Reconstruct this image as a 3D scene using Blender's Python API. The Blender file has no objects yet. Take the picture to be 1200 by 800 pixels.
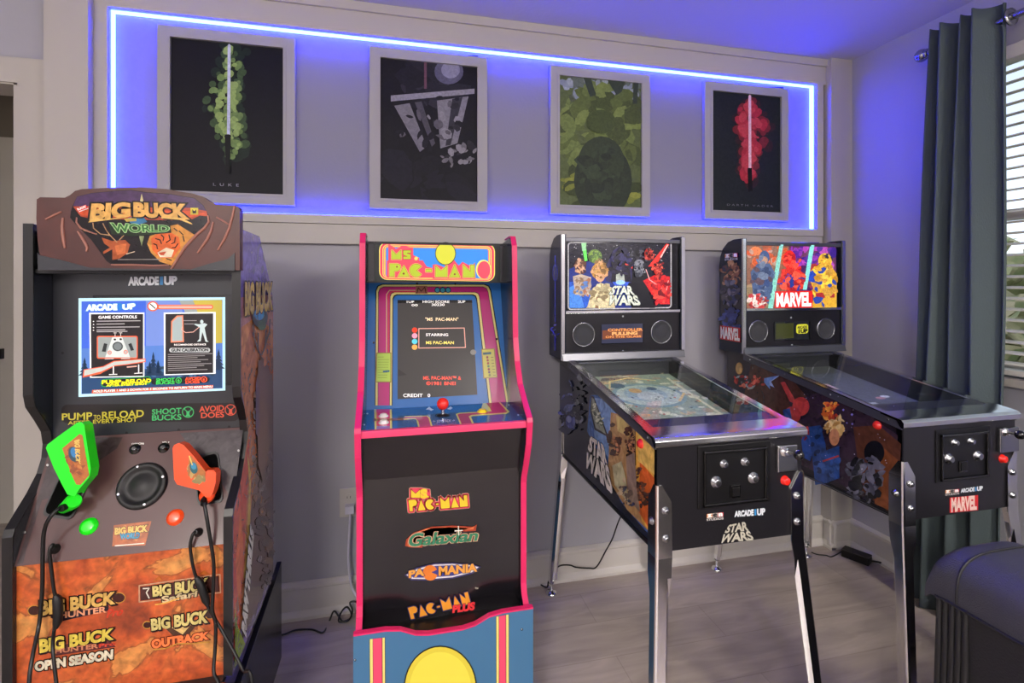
import bpy, math, random
from mathutils import Vector
C = bpy.context.scene.collection
PI = math.pi
rnd = random.Random(7)

# ---------------------------------------------------------------- camera model (used to measure real planes)
F, CH, HZ = 580.0, 1.317, 332.0
CT, ST = .974, .2267
def ray(u, v):
    a = (u-600)/F
    return Vector((ST+CT*a, CT-ST*a, (HZ-v)/F))
def on(u, v, p0, n):
    """point of the real plane (p0, n) that the photograph shows at u, v"""
    d = ray(u, v); c = Vector((0, 0, CH)); n = Vector(n)
    return c + d*((Vector(p0)-c).dot(n)/d.dot(n))
def onY(u, v, Y): return on(u, v, (0, Y, 0), (0, 1, 0))
def onX(u, v, X): return on(u, v, (X, 0, 0), (1, 0, 0))
def onZ(u, v, Z): return on(u, v, (0, 0, Z), (0, 0, 1))

def lin(c):
    if isinstance(c, str):
        c = c.lstrip('#'); c = [int(c[i:i+2], 16)/255 for i in (0, 2, 4)]
    return tuple((x/12.92 if x <= .04045 else ((x+.055)/1.055)**2.4) for x in c)

# ---------------------------------------------------------------- materials
MATS = {}
def newmat(name):
    m = bpy.data.materials.new(name); m.use_nodes = True; MATS[name] = m
    return m, m.node_tree, m.node_tree.nodes['Principled BSDF']
def mat(name, col='#808080', rough=.5, metal=0, bump=0, bscale=200, var=0, vscale=8, spec=.5, coat=0, emit=0, vcol=None, stretch=(1, 1, 1)):
    if name in MATS: return name
    m, nt, b = newmat(name); c = lin(col)
    b.inputs['Base Color'].default_value = (*c, 1); b.inputs['Roughness'].default_value = rough
    b.inputs['Metallic'].default_value = metal; b.inputs['Specular IOR Level'].default_value = spec
    b.inputs['Coat Weight'].default_value = coat; b.inputs['Coat Roughness'].default_value = .06
    if emit:
        b.inputs['Emission Color'].default_value = (*c, 1); b.inputs['Emission Strength'].default_value = emit
    if bump or var:
        tc = nt.nodes.new('ShaderNodeTexCoord'); mp = nt.nodes.new('ShaderNodeMapping')
        mp.inputs['Scale'].default_value = stretch
        nt.links.new(tc.outputs['Object'], mp.inputs['Vector'])
    if bump:
        n = nt.nodes.new('ShaderNodeTexNoise'); n.inputs['Scale'].default_value = bscale; n.inputs['Detail'].default_value = 3
        bp = nt.nodes.new('ShaderNodeBump'); bp.inputs['Strength'].default_value = bump; bp.inputs['Distance'].default_value = .002
        nt.links.new(mp.outputs[0], n.inputs['Vector']); nt.links.new(n.outputs['Fac'], bp.inputs['Height']); nt.links.new(bp.outputs[0], b.inputs['Normal'])
    if var:
        n = nt.nodes.new('ShaderNodeTexNoise'); n.inputs['Scale'].default_value = vscale; n.inputs['Detail'].default_value = 5
        mx = nt.nodes.new('ShaderNodeMix'); mx.data_type = 'RGBA'
        c2 = lin(vcol) if vcol else tuple(x*(1-var) for x in c)
        rp = nt.nodes.new('ShaderNodeValToRGB'); rp.color_ramp.elements[0].position = .38; rp.color_ramp.elements[1].position = .62
        nt.links.new(mp.outputs[0], n.inputs['Vector']); nt.links.new(n.outputs['Fac'], rp.inputs[0]); nt.links.new(rp.outputs[0], mx.inputs['Factor'])
        mx.inputs[6].default_value = (*c, 1); mx.inputs[7].default_value = (*c2, 1)
        nt.links.new(mx.outputs[2], b.inputs['Base Color'])
    return name
def printmat(name, rough=.35, emit=0, coat=0, daub=0, dscale=60, spec=.5):
    """printed artwork: colour comes from the flat ink colour of each face"""
    m, nt, b = newmat(name)
    at = nt.nodes.new('ShaderNodeAttribute'); at.attribute_name = 'Ink'
    out = at.outputs['Color']
    if daub:
        tc = nt.nodes.new('ShaderNodeTexCoord'); n = nt.nodes.new('ShaderNodeTexNoise'); n.inputs['Scale'].default_value = dscale; n.inputs['Detail'].default_value = 4
        n.inputs['Distortion'].default_value = 1.5
        mr = nt.nodes.new('ShaderNodeMapRange'); mr.inputs[1].default_value = .3; mr.inputs[2].default_value = .7; mr.inputs[3].default_value = 1-daub; mr.inputs[4].default_value = 1+daub
        mx = nt.nodes.new('ShaderNodeVectorMath'); mx.operation = 'SCALE'
        nt.links.new(tc.outputs['Object'], n.inputs['Vector']); nt.links.new(n.outputs['Fac'], mr.inputs[0])
        nt.links.new(out, mx.inputs[0]); nt.links.new(mr.outputs[0], mx.inputs['Scale']); out = mx.outputs[0]
    nt.links.new(out, b.inputs['Base Color'])
    b.inputs['Roughness'].default_value = rough; b.inputs['Coat Weight'].default_value = coat; b.inputs['Coat Roughness'].default_value = .05
    b.inputs['Specular IOR Level'].default_value = spec
    if emit:
        nt.links.new(out, b.inputs['Emission Color']); b.inputs['Emission Strength'].default_value = emit
    return name
def glassmat(name, tint=(1, 1, 1), ior=1.5, rough=.0):
    m, nt, b = newmat(name); nt.nodes.remove(b)
    fr = nt.nodes.new('ShaderNodeFresnel'); fr.inputs[0].default_value = ior
    tr = nt.nodes.new('ShaderNodeBsdfTransparent'); tr.inputs[0].default_value = (*tint, 1)
    gl = nt.nodes.new('ShaderNodeBsdfGlossy'); gl.inputs['Roughness'].default_value = rough
    mx = nt.nodes.new('ShaderNodeMixShader')
    ge = nt.nodes.new('ShaderNodeNewGeometry'); s1 = nt.nodes.new('ShaderNodeMath'); s1.operation = 'SUBTRACT'; s1.inputs[0].default_value = 1
    nt.links.new(ge.outputs['Backfacing'], s1.inputs[1]); mu = nt.nodes.new('ShaderNodeMath'); mu.operation = 'MULTIPLY'; nt.links.new(fr.outputs[0], mu.inputs[0]); nt.links.new(s1.outputs[0], mu.inputs[1])
    nt.links.new(mu.outputs[0], mx.inputs[0]); nt.links.new(tr.outputs[0], mx.inputs[1]); nt.links.new(gl.outputs[0], mx.inputs[2])
    nt.links.new(mx.outputs[0], nt.nodes['Material Output'].inputs[0])
    return name

mat('wall_paint', '#aaa9b0', .75, bump=.12, bscale=120)
mat('niche_paint', '#8d8c95', .7, bump=.25, bscale=90)
mat('trim_paint', '#b9b4ab', .45)
mat('base_paint', '#cdc8c2', .4)
mat('ceiling_paint', '#b9b7bb', .85, bump=.5, bscale=70)
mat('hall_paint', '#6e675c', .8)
mat('door_dark', '#2a2624', .5)
mat('black_plastic', '#0b0b0d', .38)
mat('black_gloss', '#08080a', .12, coat=.5)
mat('dark_panel', '#1d1c20', .28)
mat('dark_grey_panel', '#303237', .32)
mat('kick_black', '#171518', .22, coat=.4)
mat('chrome', '#e6e6e6', .14, 1)
mat('steel', '#a3a5a8', .25, 1)
mat('rail_metal', '#6a6b70', .3, .7)
mat('pink_mold', '#dc2462', .35)
mat('pink_lip', '#e8406f', .4)
mat('cab_laminate', '#1c2027', .25)
mat('pac_side', '#131c2c', .22)
mat('red_plastic', '#f02a20', .25, coat=.4)
mat('yellow_plastic', '#f0d020', .3)
mat('white_plastic', '#e6e4e0', .35)
mat('well_shade', '#030303', .9, spec=.1)  # black standing for the deep shade inside the gun wells
mat('orange_gun', '#f4501a', .3, coat=.3)
mat('green_gun', '#10ee10', .3, coat=.3)
mat('rubber', '#060607', .5)
mat('brown_plastic', '#52241d', .38, var=.25, vscale=14)
mat('brown_light', '#a06a5a', .35)
mat('panel_brown', '#553d3c', .25, spec=.25, coat=.1)
mat('panel_brown_dark', '#39292b', .25)
mat('curtain_cloth', '#4b5759', .85, bump=.5, bscale=260, stretch=(1, 1, .4))
mat('leather', '#3a3a3e', .42, bump=.7, bscale=380)
mat('leather_side', '#1a1a1c', .5, bump=.5, bscale=300)
mat('frame_wood', '#a8a6a6', .55, bump=.3, bscale=60, stretch=(1, 1, 1))
mat('blind_white', '#d9d6cc', .45)
mat('leaf', '#8a946a', .8, var=.5, vscale=3, vcol='#b8b090')
mat('stucco', '#b8ab92', .9)
mat('lawn', '#5b6a3c', .9)
mat('cord_black', '#060606', .4)
mat('cord_white', '#c9c6d6', .4)
mat('outlet_white', '#bdb9b3', .4)
mat('speaker_grill', '#3a3b3f', .6, bump=1, bscale=700)
mat('speaker_cone', '#141416', .5)
mat('yellow_card', '#c9cf4a', .4)
printmat('ink', .38, daub=.12)
printmat('ink_flat', .35)
printmat('ink_gloss', .22, spec=.3, coat=.12, daub=.25, dscale=40)
printmat('ink_side', .14, coat=.5, daub=.35, dscale=22)
printmat('ink_poster', .5, spec=.25, daub=.2, dscale=50)
printmat('ink_lit', .12, emit=.55, daub=.3, dscale=90)
printmat('ink_screen', .08, emit=.44)
printmat('ink_marquee', .3, emit=.4)
printmat('ink_bezel', .16, coat=.5, emit=.12)
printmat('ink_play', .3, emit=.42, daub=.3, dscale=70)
glassmat('glass', (.93, .95, .95))
for ln, ls in (('led', 115), ('led_low', 62)):
    m, nt, b = newmat(ln); nt.nodes.remove(b)
    e = nt.nodes.new('ShaderNodeEmission'); e.inputs[0].default_value = (.0085, .0165, 1, 1); e.inputs[1].default_value = ls
    nt.links.new(e.outputs[0], nt.nodes['Material Output'].inputs[0])

# printed rock
m, nt, b = newmat('rock')
tc = nt.nodes.new('ShaderNodeTexCoord')
def nz(sc, det, dis=0):
    n = nt.nodes.new('ShaderNodeTexNoise'); n.inputs['Scale'].default_value = sc; n.inputs['Detail'].default_value = det; n.inputs['Distortion'].default_value = dis
    nt.links.new(tc.outputs['Object'], n.inputs['Vector']); return n
n1 = nz(5.5, 6, .6); r1 = nt.nodes.new('ShaderNodeValToRGB'); nt.links.new(n1.outputs['Fac'], r1.inputs[0])
E = r1.color_ramp.elements; E[0].position = .36; E[0].color = (*lin('#8a3a1c'), 1); E[1].position = .48; E[1].color = (*lin('#b85024'), 1)
for p, c in ((.555, '#c2602c'), (.57, '#8a4a22'), (.578, '#cb8040'), (.66, '#c98c4a')):
    e = E.new(p); e.color = (*lin(c), 1)
n2 = nz(55, 4, .3); mr = nt.nodes.new('ShaderNodeMapRange'); mr.inputs[1].default_value = .3; mr.inputs[2].default_value = .7; mr.inputs[3].default_value = .62; mr.inputs[4].default_value = 1.3
vm = nt.nodes.new('ShaderNodeVectorMath'); vm.operation = 'SCALE'; nt.links.new(n2.outputs['Fac'], mr.inputs[0]); nt.links.new(r1.outputs[0], vm.inputs[0]); nt.links.new(mr.outputs[0], vm.inputs['Scale'])
nt.links.new(vm.outputs[0], b.inputs['Base Color']); b.inputs['Roughness'].default_value = .35
# wood-look plank floor
m, nt, b = newmat('floor_planks')
tc = nt.nodes.new('ShaderNodeTexCoord')
br = nt.nodes.new('ShaderNodeTexBrick'); br.offset = .37
br.inputs['Scale'].default_value = 1; br.inputs['Brick Width'].default_value = 1.2; br.inputs['Row Height'].default_value = .18
br.inputs['Mortar Size'].default_value = .0015; br.inputs['Color1'].default_value = (*lin('#b5a9a1'), 1); br.inputs['Color2'].default_value = (*lin('#a99d96'), 1)
br.inputs['Mortar'].default_value = (*lin('#9c918a'), 1)
mp = nt.nodes.new('ShaderNodeMapping'); mp.inputs['Scale'].default_value = (1.6, 9, 1)
n = nt.nodes.new('ShaderNodeTexNoise'); n.inputs['Scale'].default_value = 2.2; n.inputs['Detail'].default_value = 7; n.inputs['Distortion'].default_value = .8
mx = nt.nodes.new('ShaderNodeMix'); mx.data_type = 'RGBA'; mx.blend_type = 'MULTIPLY'; mx.inputs['Factor'].default_value = .75
rp = nt.nodes.new('ShaderNodeValToRGB'); rp.color_ramp.elements[0].color = (.66, .64, .64, 1); rp.color_ramp.elements[0].position = .3
rp.color_ramp.elements[1].color = (1.1, 1.08, 1.05, 1); rp.color_ramp.elements[1].position = .72
nt.links.new(tc.outputs['Object'], br.inputs['Vector']); nt.links.new(tc.outputs['Object'], mp.inputs[0]); nt.links.new(mp.outputs[0], n.inputs['Vector'])
nt.links.new(n.outputs['Fac'], rp.inputs[0]); nt.links.new(br.outputs['Color'], mx.inputs[6]); nt.links.new(rp.outputs[0], mx.inputs[7])
nt.links.new(mx.outputs[2], b.inputs['Base Color']); b.inputs['Roughness'].default_value = .33
bp = nt.nodes.new('ShaderNodeBump'); bp.inputs['Strength'].default_value = .25; bp.inputs['Distance'].default_value = .002
nt.links.new(n.outputs['Fac'], bp.inputs['Height']); nt.links.new(bp.outputs[0], b.inputs['Normal'])

# ---------------------------------------------------------------- mesh builder
ORG = {}
class MB:
    def __init__(s): s.v = []; s.f = []; s.m = []; s.c = []; s.sm = []
    def add(s, pts, faces, mat, col=(1, 1, 1), smooth=False):
        o = len(s.v); s.v += [Vector(p) for p in pts]
        for f in faces:
            s.f.append([o+i for i in f]); s.m.append(mat); s.c.append(col); s.sm.append(smooth)
    def box(s, a, b, mat, col=(1, 1, 1)):
        x0, y0, z0 = a; x1, y1, z1 = b
        s.add([(x0, y0, z0), (x1, y0, z0), (x1, y1, z0), (x0, y1, z0), (x0, y0, z1), (x1, y0, z1), (x1, y1, z1), (x0, y1, z1)],
              [(0, 3, 2, 1), (4, 5, 6, 7), (0, 1, 5, 4), (1, 2, 6, 5), (2, 3, 7, 6), (3, 0, 4, 7)], mat, col)
        return s
    def prism(s, poly, ax, a, b, mat, mats=None, col=(1, 1, 1)):
        """poly in the two other axes (in x,y,z order), extruded along axis ax from a to b"""
        def P(p, t):
            q = list(p); q.insert(ax, t); return q
        n = len(poly)
        s.add([P(p, a) for p in poly]+[P(p, b) for p in poly], [tuple(range(n))[::-1], tuple(range(n, 2*n))], mat, col)
        s.add([P(p, a) for p in poly]+[P(p, b) for p in poly], [(i, (i+1) % n, n+(i+1) % n, n+i) for i in range(n)], mats or mat, col)
        return s
    def slab(s, pts, nrm, t, mat, col=(1, 1, 1), side=None):
        """polygon of 3D points thickened by t along -nrm"""
        nv = Vector(nrm).normalized()*t; n = len(pts); q = [Vector(p) for p in pts]+[Vector(p)-nv for p in pts]
        s.add(q, [tuple(range(n)), tuple(range(n, 2*n))[::-1]], mat, col)
        s.add(q, [(i, (i+1) % n, n+(i+1) % n, n+i) for i in range(n)], side or mat, col)
        return s
    def tube(s, path, r, mat, seg=8, caps=True, col=(1, 1, 1)):
        path = [Vector(p) for p in path]; n = len(path); rs = r if isinstance(r, (list, tuple)) else [r]*n
        pts = []; up = None
        for i, p in enumerate(path):
            t = (path[min(i+1, n-1)]-path[max(i-1, 0)]).normalized()
            if up is None:
                up = t.orthogonal().normalized()
            up = (up-t*up.dot(t)).normalized(); w = t.cross(up)
            for k in range(seg):
                an = 2*PI*k/seg; pts.append(p+(up*math.cos(an)+w*math.sin(an))*rs[i])
        fs = [(i*seg+k, i*seg+(k+1) % seg, (i+1)*seg+(k+1) % seg, (i+1)*seg+k) for i in range(n-1) for k in range(seg)]
        s.add(pts, fs, mat, col, True)
        if caps:
            s.add(pts[:seg], [tuple(range(seg))[::-1]], mat, col); s.add(pts[-seg:], [tuple(range(seg))], mat, col)
        return s
    def lathe(s, c, axis, prof, mat, seg=24, col=(1, 1, 1), smooth=True):
        """prof: (distance along axis, radius)"""
        ax = Vector(axis).normalized(); u = ax.orthogonal().normalized(); w = ax.cross(u); c = Vector(c); pts = []
        for (h, r) in prof:
            for k in range(seg):
                an = 2*PI*k/seg; pts.append(c+ax*h+(u*math.cos(an)+w*math.sin(an))*max(r, 1e-5))
        n = len(prof)
        s.add(pts, [(i*seg+k, i*seg+(k+1) % seg, (i+1)*seg+(k+1) % seg, (i+1)*seg+k) for i in range(n-1) for k in range(seg)], mat, col, smooth)
        s.add(pts[:seg], [tuple(range(seg))[::-1]], mat, col); s.add(pts[-seg:], [tuple(range(seg))], mat, col)
        return s
    def ball(s, c, r, mat, sz=1):
        s.lathe(c, (0, 0, 1), [(-r*math.cos(PI*i/12)*sz, r*math.sin(PI*i/12)) for i in range(13)], mat, 20); return s
    def grid(s, fn, nu, nv, mat, smooth=True):
        pts = [fn(i/nu, j/nv) for i in range(nu+1) for j in range(nv+1)]
        s.add(pts, [(i*(nv+1)+j, (i+1)*(nv+1)+j, (i+1)*(nv+1)+j+1, i*(nv+1)+j+1) for i in range(nu) for j in range(nv)], mat, smooth=smooth); return s
    def build(s, name, parent=None, bevel=0, sub=0, solid=0, org=None):
        o0 = ORG.get(parent, Vector((0, 0, 0))) if parent else Vector(org or (0, 0, 0))
        me = bpy.data.meshes.new(name); me.from_pydata([tuple(p-o0) for p in s.v], [], s.f)
        names = []
        for m in s.m:
            if m not in names: names.append(m)
        for m in names: me.materials.append(MATS[m])
        me.polygons.foreach_set('material_index', [names.index(m) for m in s.m])
        me.polygons.foreach_set('use_smooth', s.sm)
        ca = me.color_attributes.new('Ink', 'FLOAT_COLOR', 'CORNER')
        buf = []
        for f, c in zip(s.f, s.c): buf += [*c, 1]*len(f)
        ca.data.foreach_set('color', buf)
        me.update()
        o = bpy.data.objects.new(name, me); C.objects.link(o)
        if parent: o.parent = parent
        else: o.location = o0
        ORG[o] = o0
        if bevel:
            b = o.modifiers.new('b', 'BEVEL'); b.width = bevel; b.segments = 2; b.limit_method = 'ANGLE'; b.angle_limit = .6
        if sub:
            b = o.modifiers.new('s', 'SUBSURF'); b.levels = b.render_levels = sub
        return o
def thing(name, label, cat, loc, group=None):
    o = bpy.data.objects.new(name, None); C.objects.link(o); o.location = loc; ORG[o] = Vector(loc); o.empty_display_size = .1
    tag(o, label, cat, group); return o
def tag(o, label, cat, group=None):
    o['label'] = label; o['category'] = cat
    if group: o['group'] = group
    return o
def struct(mb, name):
    o = mb.build(name); o['kind'] = 'structure'; return o

# ---------------------------------------------------------------- printed artwork on a real plane
GL = {}
def glyphs(t, off):
    k = (t, off)
    if k in GL: return GL[k]
    cu = bpy.data.curves.new('t', 'FONT'); cu.body = t; cu.size = 1; cu.offset = off; cu.resolution_u = 4; cu.align_x = 'LEFT'
    ob = bpy.data.objects.new('t', cu); C.objects.link(ob)
    dg = bpy.context.evaluated_depsgraph_get(); me = ob.evaluated_get(dg).to_mesh()
    vs = [(v.co.x, v.co.y) for v in me.vertices]; fs = [tuple(p.vertices) for p in me.polygons]
    ob.evaluated_get(dg).to_mesh_clear()
    bpy.data.objects.remove(ob); bpy.data.curves.remove(cu)
    GL[k] = (vs, fs); return GL[k]
class Art:
    def __init__(s, mb, p0, n, mat, step=2.5e-5, k0=16):
        s.mb = mb; s.p0 = Vector(p0); s.n = Vector(n).normalized(); s.mat = mat; s.step = step; s.k = k0; s.cv = lambda x, y: (x, y); s.clip = None
    def crop(s, ox, oy, sc, sy=None):
        s.cv = lambda x, y: (ox+x/sc, oy+y/(sy or sc)); return s
    def P(s, u, v):
        u, v = s.cv(u, v); p = on(u, v, s.p0, s.n)
        return p+s.n*(s.k*s.step)
    def poly(s, pts, col, keep=False):
        if s.clip:
            x0, y0, x1, y1 = s.clip; pts = [tuple(p) for p in pts]
            for ax, lim, sg in ((0, x0, 1), (0, x1, -1), (1, y0, 1), (1, y1, -1)):
                out = []
                for i in range(len(pts)):
                    a, b = pts[i-1], pts[i]; da, db = (a[ax]-lim)*sg, (b[ax]-lim)*sg
                    if (da >= 0) != (db >= 0):
                        t = da/(da-db); out.append((a[0]+(b[0]-a[0])*t, a[1]+(b[1]-a[1])*t))
                    if db >= 0: out.append(b)
                pts = out
                if len(pts) < 3: return
        s.mb.add([s.P(*p) for p in pts], [tuple(range(len(pts)))], s.mat, lin(col))
        if not keep: s.k += 1
    def rect(s, x0, y0, x1, y1, col, skew=0): s.poly([(x0, y0), (x1, y0+skew), (x1, y1+skew), (x0, y1)], col)
    def ell(s, cx, cy, rx, ry, col, rot=0, seg=20, a0=0, a1=360):
        pts = []
        full = (a1-a0) >= 359.9
        for i in range(seg if full else seg+1):
            an = math.radians(a0+(a1-a0)*i/seg); x, y = rx*math.cos(an), ry*math.sin(an); c, q = math.cos(rot), math.sin(rot)
            pts.append((cx+x*c-y*q, cy+x*q+y*c))
        if not full: pts.append((cx, cy))
        s.poly(pts, col)
    def line(s, pts, w, col, closed=False):
        for i in range(len(pts)-(0 if closed else 1)):
            a = Vector(pts[i]); b = Vector(pts[(i+1) % len(pts)]); d = b-a
            if d.length < 1e-6: continue
            d = d.normalized()*w*.5; n = Vector((-d.y, d.x)); a = a-d*.6; b = b+d*.6
            s.poly([a+n, b+n, b-n, a-n], col, True)
        s.k += 1
    def rr(s, x0, y0, x1, y1, r, col, sk=0, seg=5):
        """rounded rectangle; sk: drop of right side"""
        pts = []
        for cx, cy, a in ((x1-r, y0+r, -90), (x1-r, y1-r, 0), (x0+r, y1-r, 90), (x0+r, y0+r, 180)):
            for i in range(seg+1):
                an = math.radians(a+90*i/seg); x = cx+r*math.cos(an); y = cy+r*math.sin(an)
                pts.append((x, y+sk*(x-x0)/(x1-x0)))
        s.poly(pts, col)
    def text(s, t, q, col, off=.02, out=None, outw=.05, cap=None):
        """t stretched into the quad q = TL, TR, BR, BL"""
        vs, fs = glyphs(t, off)
        b = glyphs(t, 0)[0]
        if not b: return
        x0 = min(p[0] for p in b); x1 = max(p[0] for p in b); y0 = min(p[1] for p in b); y1 = max(p[1] for p in b)
        if cap: y0, y1 = cap
        TL, TR, BR, BL = [Vector(p) for p in q]
        def mapv(vs):
            r = []
            for x, y in vs:
                a = (x-x0)/(x1-x0); c = (y1-y)/(y1-y0)
                p = (TL*(1-a)+TR*a)*(1-c)+(BL*(1-a)+BR*a)*c; r.append(s.P(p.x, p.y))
            return r
        if out:
            for i in range(3 if isinstance(out, (list, tuple)) else 1):
                oc = out[i] if isinstance(out, (list, tuple)) and i < len(out) else (None if isinstance(out, (list, tuple)) else out)
                if oc is None: continue
                ow = outw if not isinstance(outw, (list, tuple)) else outw[i]
                v2, f2 = glyphs(t, ow); s.mb.add(mapv(v2), f2, s.mat, lin(oc)); s.k += 2
        s.mb.add(mapv(vs), fs, s.mat, lin(col)); s.k += 2
    def tb(s, t, x0, y0, x1, y1, col, sk=0, **k): s.text(t, [(x0, y0), (x1, y0+sk), (x1, y1+sk), (x0, y1)], col, **k)
    def daub(s, cx, cy, rx, ry, pal, n, size=.25, seed=1, rot=0):
        r = random.Random(seed)
        for i in range(n):
            a = r.uniform(0, 2*PI); q = math.sqrt(r.random())
            x = q*math.cos(a)*rx; y = q*math.sin(a)*ry; c, d = math.cos(rot), math.sin(rot)
            w = r.uniform(.4, 1)*size*min(rx, ry)*1.6; h = w*r.uniform(.3, .8); ro = r.uniform(0, PI)
            pts = [(cx+x*c-y*d+w*math.cos(t)*r.uniform(.7, 1.2)*math.cos(ro)-h*math.sin(t)*math.sin(ro),
                    cy+x*d+y*c+w*math.cos(t)*math.sin(ro)*r.uniform(.7, 1.2)+h*math.sin(t)*math.cos(ro)) for t in [k*PI/4 for k in range(8)]]
            s.poly(pts, r.choice(pal))
    def dots(s, x0, y0, x1, y1, n, r, col, seed=1):
        q = random.Random(seed)
        for i in range(n):
            x, y = q.uniform(x0, x1), q.uniform(y0, y1); k = q.uniform(.5, 1)*r
            s.poly([(x-k, y), (x, y-k), (x+k, y), (x, y+k)], col, True)
        s.k += 1

def disc_on(mb, c, n, prof, mat, seg=24): mb.lathe(c, n, prof, mat, seg)

# ================================================================ THE ROOM
XR, YW, ZC = 2.232, 2.10, 2.44
XL, YB = -3.2, -3.2
struct(MB().box((XL-.1, YB-.1, -.06), (XR+.1, 5.2, 0), 'floor_planks'), 'floor')
struct(MB().box((XL-.1, YB-.1, ZC), (XR+.1, 5.2, ZC+.08), 'ceiling_paint'), 'ceiling')
w = MB()
w.box((-1.294, YW, 0), (XR+.1, YW+.12, 1.50), 'wall_paint')
w.box((-1.294, YW, 1.50), (-1.10, YW+.12, ZC), 'wall_paint'); w.box((-1.10, YW+.015, 1.50), (XR+.1, YW+.12, ZC), 'niche_paint')
w.box((-2.15, YW, 2.045), (-1.294, YW+.12, ZC), 'wall_paint'); w.box((XL-.1, YW, 0), (-2.15, YW+.12, ZC), 'wall_paint')
struct(w, 'wall_back')
struct(MB().box((XL-.1, YB, 0), (XL, 5.2, ZC), 'wall_paint'), 'wall_left')
struct(MB().box((XL, YB-.1, 0), (XR+.1, YB, ZC), 'wall_paint'), 'wall_front')
WY0, WY1, WZ0, WZ1 = .42, 1.53, .965, 2.205
w = MB()
w.box((XR, YB, 0), (XR+.12, WY0, ZC), 'wall_paint'); w.box((XR, WY1, 0), (XR+.12, YW+.12, ZC), 'wall_paint')
w.box((XR, WY0, 0), (XR+.12, WY1, WZ0), 'wall_paint'); w.box((XR, WY0, WZ1), (XR+.12, WY1, ZC), 'wall_paint')
struct(w, 'wall_right')
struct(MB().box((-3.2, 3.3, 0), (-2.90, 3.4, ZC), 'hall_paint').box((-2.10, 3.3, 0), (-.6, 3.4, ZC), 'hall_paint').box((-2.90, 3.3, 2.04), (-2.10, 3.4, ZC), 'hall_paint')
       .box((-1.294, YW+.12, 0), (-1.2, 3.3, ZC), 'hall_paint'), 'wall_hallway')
# pilasters
struct(MB().box((2.105, 2.038, 0), (XR, YW+.03, ZC), 'trim_paint'), 'trim_1').name = 'trim_1'
struct(MB().box((-1.192, 2.038, 0), (-1.06, YW+.03, ZC), 'trim_paint'), 'trim_2')
# frame round the lit niche
YF = 2.07; NX0, NX1, NZ0, NZ1 = -1.0166, 2.053, 1.588, 2.316
w = MB()
w.box((-1.06, YF, NZ1), (2.105, YW+.02, ZC), 'trim_paint'); w.box((-1.06, YF-.012, 2.405), (2.105, YF, ZC), 'trim_paint')
w.box((-1.06, YF, NZ0), (NX0, YW+.02, NZ1), 'trim_paint'); w.box((NX1, YF, NZ0), (2.09, YW+.02, NZ1), 'trim_paint')
w.box((-1.06, YF, 1.554), (2.09, YW+.02, NZ0), 'trim_paint'); w.box((-1.06, YF+.006, 1.475), (2.09, YW+.02, 1.552), 'trim_paint')
o = struct(w, 'trim_3')
# LED strip on the four inner faces of that frame
w = MB(); t = .004; y0, y1 = YF+.022, YW+.014
w.box((NX0, y0, NZ1-t), (NX1, y1, NZ1-.0005), 'led'); w.box((NX0, y0, NZ0+.0005), (NX1, y1, NZ0+t), 'led_low')
w.box((NX0+.0005, y0, NZ0+t), (NX0+t, y1, NZ1-t), 'led'); w.box((NX1-t, y0, NZ0+t), (NX1-.0005, y1, NZ1-t), 'led')
tag(w.build('led_strip'), 'glowing blue light strip running around the inside edge of the wall niche', 'light strip')
# baseboards
def bprof(y):   # profile (y, z) out of a wall at y
    return [(y, 0), (y-.030, 0), (y-.030, .012), (y-.018, .026), (y-.015, .03), (y-.015, .112), (y-.02, .118), (y-.02, .128), (y-.006, .138), (y, .138)]
struct(MB().prism(bprof(YW), 0, -1.06, 2.105, 'base_paint'), 'baseboard_back')
w = MB().prism([(x-YW+XR, z) for x, z in bprof(YW)], 1, YB, 2.038, 'base_paint'); struct(w, 'baseboard_right')
w = MB().prism([(y, z) for y, z in bprof(2.038+.012)], 0, 2.09, XR-.01, 'base_paint'); w.prism([(2.105-(YW-y)+.012, z) for y, z in bprof(YW)], 1, 2.02, 2.08, 'base_paint'); struct(w, 'baseboard_corner')
# doorway at the left with its casing, and the doorway across the hall
w = MB()
w.box((-1.294, YW-.02, 0), (-1.205, YW, 2.02), 'trim_paint'); w.box((-1.31, YW-.012, 0), (-1.28, YW+.12, 2.03), 'trim_paint')
w.box((-2.24, YW-.02, 2.02), (-1.205, YW, 2.108), 'trim_paint'); w.box((-2.15, YW-.012, 2.015), (-1.294, YW+.12, 2.045), 'trim_paint'); w.box((-2.24, YW-.02, 0), (-2.15, YW, 2.03), 'trim_paint')
struct(w, 'trim_4')
w = MB(); w.box((-2.12, 3.28, 0), (-2.03, 3.3, 2.12), 'trim_paint'); w.box((-3.0, 3.28, 2.04), (-2.12, 3.3, 2.12), 'trim_paint')
struct(w, 'trim_5')
d = struct(MB().box((-2.90, 3.32, .01), (-2.105, 3.355, 2.035), 'door_dark'), 'door_1')
MB().box((-2.135, 3.26, .905), (-2.10, 3.32, .96), 'black_plastic').build('door_latch', d)

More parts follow.
